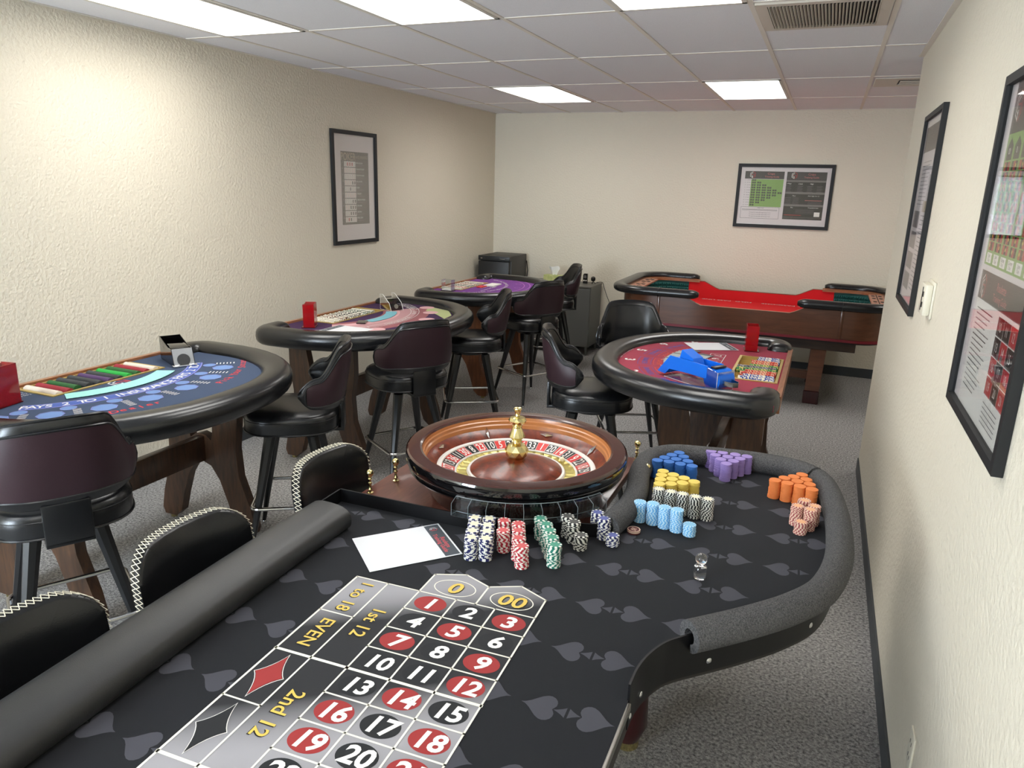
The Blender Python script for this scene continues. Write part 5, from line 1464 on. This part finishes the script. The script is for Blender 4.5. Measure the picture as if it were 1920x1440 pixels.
obj('bed_print', g, [redf, f_white], dt, smooth=False)
# red band, apron and frame under the body
wallring(fill_path(rrect(DX0-.015, DX1+.015, DY0-.015, DY1+.015, .31)), 0, .05, .638, lambda x: .660, 'base_band', mat('dice_red_band', srgb(120, 18, 36), 0.45), dt)
g = G()
for x0, x1 in ((DX0+.01, -.78), (.78, DX1-.01)):
    pass
g.prism(rrect(DX0+.02, DX1-.02, DY0+.02, DY1-.02, .28), .62, .70); obj('underside', g, [dark_board], dt, smooth=False)
g = G(); g.rbox(-.82, .95, -.50, -.44, .52, .62, .003, 1); g.rbox(-.82, .95, .44, .50, .52, .62, .003, 1); g.rbox(-.82, -.76, -.44, .44, .52, .62, .003, 1); g.rbox(.89, .95, -.44, .44, .52, .62, .003, 1)
obj('apron', g, [wood('dark_walnut', srgb(44, 30, 22), srgb(66, 44, 32), 4, (1, 6, 6), 0.4, 0.2)], dt)
# raised side mouldings on the long wall
for x in (-.80, .80):
    for y in (DY0, DY1): g = G(); g.rbox(x-.012, x+.012, y-.012 if y < 0 else y-.004, y+.004 if y < 0 else y+.012, .66, .92, .004, 2); obj('moulding', g, [mahog], dt)
# padded rail on the two ends: chip groove of wood inside it
def endpath(sg):
    P = fill_path(rrect(DX0-.045, DX1+.045, DY0-.045, DY1+.045, .30), .03)
    P = [p for p in P if sg*p[0] > (.40 if p[1] < 0 else .62)]
    # order along the curve starting at the near side
    near = [p for p in P if p[1] < -.5 and abs(p[0]) < 1.0]; 
    P.sort(key=lambda p: math.atan2(p[1], sg*(p[0]-sg*.38)+.001))
    return P
for sg, nm in ((-1, 'left'), (1, 'right')):
    P = endpath(sg)
    if sg > 0: pass
    else: P = P[::-1]
    n_ = len(P); ks = [1]*n_; ks[0] = ks[-1] = .5; ks[1] = ks[-2] = .85
    g = G(); g.sweep(P, railsec(.058, .040, .8, 18), scl=[(k, k, .955) for k in ks]); pr = obj('padded_rail', g, [rail_vinyl], dt, sharp=70)
    g = G()
    for y in (-1, 1):
        k = min(range(n_), key=lambda i: abs(P[i][0]-sg*.80)+(0 if P[i][1]*y > 0 else 9))
        a, b_ = P[max(k-1, 0)], P[min(k+1, n_-1)]; q = math.hypot(b_[0]-a[0], b_[1]-a[1]); nx, ny = (b_[1]-a[1])/q, -(b_[0]-a[0])/q
        g.tube([(P[k][0]+nx*o_*1.015, P[k][1]+ny*o_*1.015, .955+zz*1.015) for o_, zz in railsec(.058, .040, .8, 18)], .0022, 5, closed=True)
    obj('rail_seam', g, [metal_blk], pr)
    # wooden chip rail inside the pad
    Q = fill_path(rrect(DX0+.035, DX1-.035, DY0+.035, DY1-.035, .24), .03); Q = [p for p in Q if sg*p[0] > (.42 if p[1] < 0 else .62)]
    Q.sort(key=lambda p: math.atan2(p[1], sg*(p[0]-sg*.38)+.001)); Q = Q if sg > 0 else Q[::-1]
    g = G(); g.sweep(Q, [(-.022, .915), (.03, .925), (.03, .945), (-.022, .935)]); obj('chip_rail', g, [edge_wood], dt, sharp=40)
    g = G(); x0 = sg*(DX1-.16)
    g.rbox(min(x0, x0+sg*.13), max(x0, x0+sg*.13), -.42, .42, .925, .943, .003, 1); cb = obj('chip_board', g, [mat('chip_board', srgb(170, 116, 92), 0.45)], dt)
    g = G()
    for y in (-.30, -.12, .12, .30):
        for x in (.035, .095): g.ell(x0+sg*x, y, .018, .040, .9435, 0, 20)
    g.box(x0+sg*.065-.004, x0+sg*.065+.004, -.40, .40, .9432, .944); obj('board_slots', g, [dark_m], cb, smooth=False)
# legs and floor braces
for sg in (-1, 1):
    for y in (-.42, .42):
        x = sg*.62+.02
        g = G(); vs = []
        for zz, x0, x1 in ((.12, x-.062, x+.062), (.52, x-.052, x+.078)):
            vs += [(x0, y-.055, zz), (x1, y-.055, zz), (x1, y+.055, zz), (x0, y+.055, zz)]
        g.add(vs, [(3, 2, 1, 0), (4, 5, 6, 7), (0, 1, 5, 4), (1, 2, 6, 5), (2, 3, 7, 6), (3, 0, 4, 7)]); lg = obj('leg', g, [mahog], dt, smooth=False)
        g = G(); g.rbox(x-.070, x+.066, y-.062, y+.062, 0, .125, .006, 1); obj('foot_block', g, [red_wood], lg)
g = G()
for sg in (-1, 1):
    x = sg*.62+.02
    g.rbox(x-.03, x+.03, -.37, .37, .12, .22, .004, 1)
g.rbox(-.55, .59, -.035, .035, .13, .21, .004, 1)
obj('cross_brace', g, [mahog], dt)

# ------------------------------------------------------------------ corner cabinet, small fridge and what stands on the cabinet
cab_m = mat('cabinet_grey', srgb(96, 97, 94), 0.5); cab_top = mat('cabinet_top', srgb(98, 96, 90), 0.45)
t = thing('storage_cabinet', 'dark grey two door cabinet on short legs against the far wall', 'cabinet', (-2.755, 8.16, 0))
CW, CD, CZ0, CZ1 = .39, .215, .10, .80
g = G(); g.box(-CW, CW, -CD, CD, CZ0, CZ1-.02); obj('body', g, [cab_m], t, smooth=False)
g = G(); g.rbox(-CW-.005, CW+.005, -CD-.008, CD, CZ1-.02, CZ1, .003, 1); obj('top', g, [cab_top], t)
for sg in (-1, 1):
    g = G(); g.rbox(min(sg*.004, sg*(CW-.004)), max(sg*.004, sg*(CW-.004)), -CD-.018, -CD-.001, CZ0+.006, CZ1-.028, .003, 1); dr = obj('door', g, [cab_m], t)
    g = G(); g.rbox(sg*.03-.006, sg*.03+.006, -CD-.036, -CD-.018, .42, .54, .003, 1); obj('handle', g, [metal_blk], dr)
    for y in (-1, 1):
        g = G(); g.tube([(sg*(CW-.04), y*(CD-.04), CZ0), (sg*(CW-.03), y*(CD-.03), 0)], [.018, .011], 10); obj('leg', g, [cab_m], t)
t = thing('mini_fridge', 'tall black fridge in the far left corner behind the purple table', 'fridge', (-3.52, 8.10, 0))
FH = 1.085; fb = mat('fridge_black', srgb(24, 25, 27), 0.4, bump=0.1, bscale=400); fs_ = mat('fridge_side', srgb(52, 50, 48), 0.5)
g = G(); g.rbox(-.20, .20, -.22, .25, .02, FH, .006, 2); obj('body', g, [fs_], t)
g = G(); g.rbox(-.20, .20, -.28, -.225, FH-.055, FH, .005, 2); obj('control_strip', g, [fb], t)
g = G(); g.rbox(-.20, .188, -.275, -.225, .06, FH-.062, .006, 2); dr = obj('door', g, [fb], t)
g = G(); g.rbox(-.17, -.145, -.283, -.2755, FH-.036, FH-.026, .002, 1); g.rbox(.08, .14, -.283, -.2755, FH-.034, FH-.028, .001, 1); obj('badge', g, [chrome], t)
g = G(); g.tube([(.205, .24, FH-.08), (.215, .26, FH-.2), (.205, .245, FH-.35), (.212, .26, FH-.5)], .006, 6); obj('back_tube', g, [metal_blk], t)
t = thing('tissue_box', 'green and yellow tissue box with a white tissue standing up, on the cabinet', 'tissue box', (-2.87, 8.10, CZ1+.001))
g = G(); g.rbox(-.11, .11, -.055, .055, 0, .085, .003, 1); obj('carton', g, [mat('carton_green', srgb(160, 178, 96), 0.6, var=srgb(208, 206, 150), vscale=22)], t)
g = G()
def tis(u, v):
    a = (u-.5)*2.4; r = .014+.05*v
    return (r*math.sin(a)*1.3+.012*math.sin(9*u+2*v), .014*math.cos(7*u)*(.4+v), .083+.105*v*(1-.35*abs(u-.5)**1.5*2)+.008*math.sin(11*u))
g.grid(tis, 22, 8); g.v = g.v+[(x, y+.0015, z_) for x, y, z_ in g.v]; n0 = len(g.v)//2; g.f = g.f+[[i+n0 for i in f][::-1] for f in g.f]; g.m = g.m*2
obj('tissue', g, [mat('tissue', srgb(236, 236, 232), 0.8)], t, sharp=80)
t = thing('desk_clock', 'small black table clock with two round dials on the cabinet', 'clock', (-2.515, 8.20, CZ1+.002))
g = G(); g.prism([(-.026, 0), (.026, 0), (.026, .115), (-.012, .115), (-.026, .10)], -.012, .012, tf=Matrix(((1, 0, 0, 0), (0, 0, 1, 0), (0, 1, 0, 0), (0, 0, 0, 1)))); obj('case', g, [gloss_blk], t, smooth=False)
g = G()
tfm = Matrix(((1, 0, 0, 0), (0, 0, -1, -.0125), (0, 1, 0, 0), (0, 0, 0, 1)))
for x in (-.012, .012): g.ell(x, .035, .008, .008, .0005, 0, 16, tfm)
for q in range(4): rect2 = g.flat([(-.016, .062+q*.009), (.016, .062+q*.009), (.016, .066+q*.009), (-.016, .066+q*.009)], .0005, 1, tfm)
obj('dials', g, [c_white, grey_l], t, smooth=False)
t = thing('webcam', 'small black round camera on a little stand at the right end of the cabinet', 'camera', (-2.42, 8.20, CZ1+.002))
g = G()
for k in range(3):
    a = k*2*PI/3+.5; g.tube([(0, 0, .028), (.028*math.cos(a), .028*math.sin(a), .003)], .0035, 6)
obj('stand', g, [metal_blk], t)
g = G(); g.lathe([(0, 0), (.016, .002), (.026, .014), (.028, .030), (.024, .046), (.012, .056), (0, .058)], 20, (0, 0, .030)); obj('head', g, [gloss_blk], t)
g = G(); g.lathe([(0, .0), (.011, .0), (.011, .003), (0, .004)], 16, tf=Matrix.Translation((0, -.027, .060)) @ Matrix.Rotation(PI/2, 4, 'X')); obj('lens', g, [dark_m], t)
g = G(); g.tube(catmull([(-2.42, 8.34, CZ1+.006), (-2.36, 8.38, CZ1+.004), (-2.34, 8.405, .74), (-2.30, 8.408, .64), (-2.24, 8.408, .52), (-2.20, 8.408, .44), (-2.19, 8.408, .2), (-2.19, 8.406, .012)], 6), .0035, 6)
tag(obj('power_cord', g, [metal_blk]), 'thin black cord running down the far wall from the cabinet', 'cord')
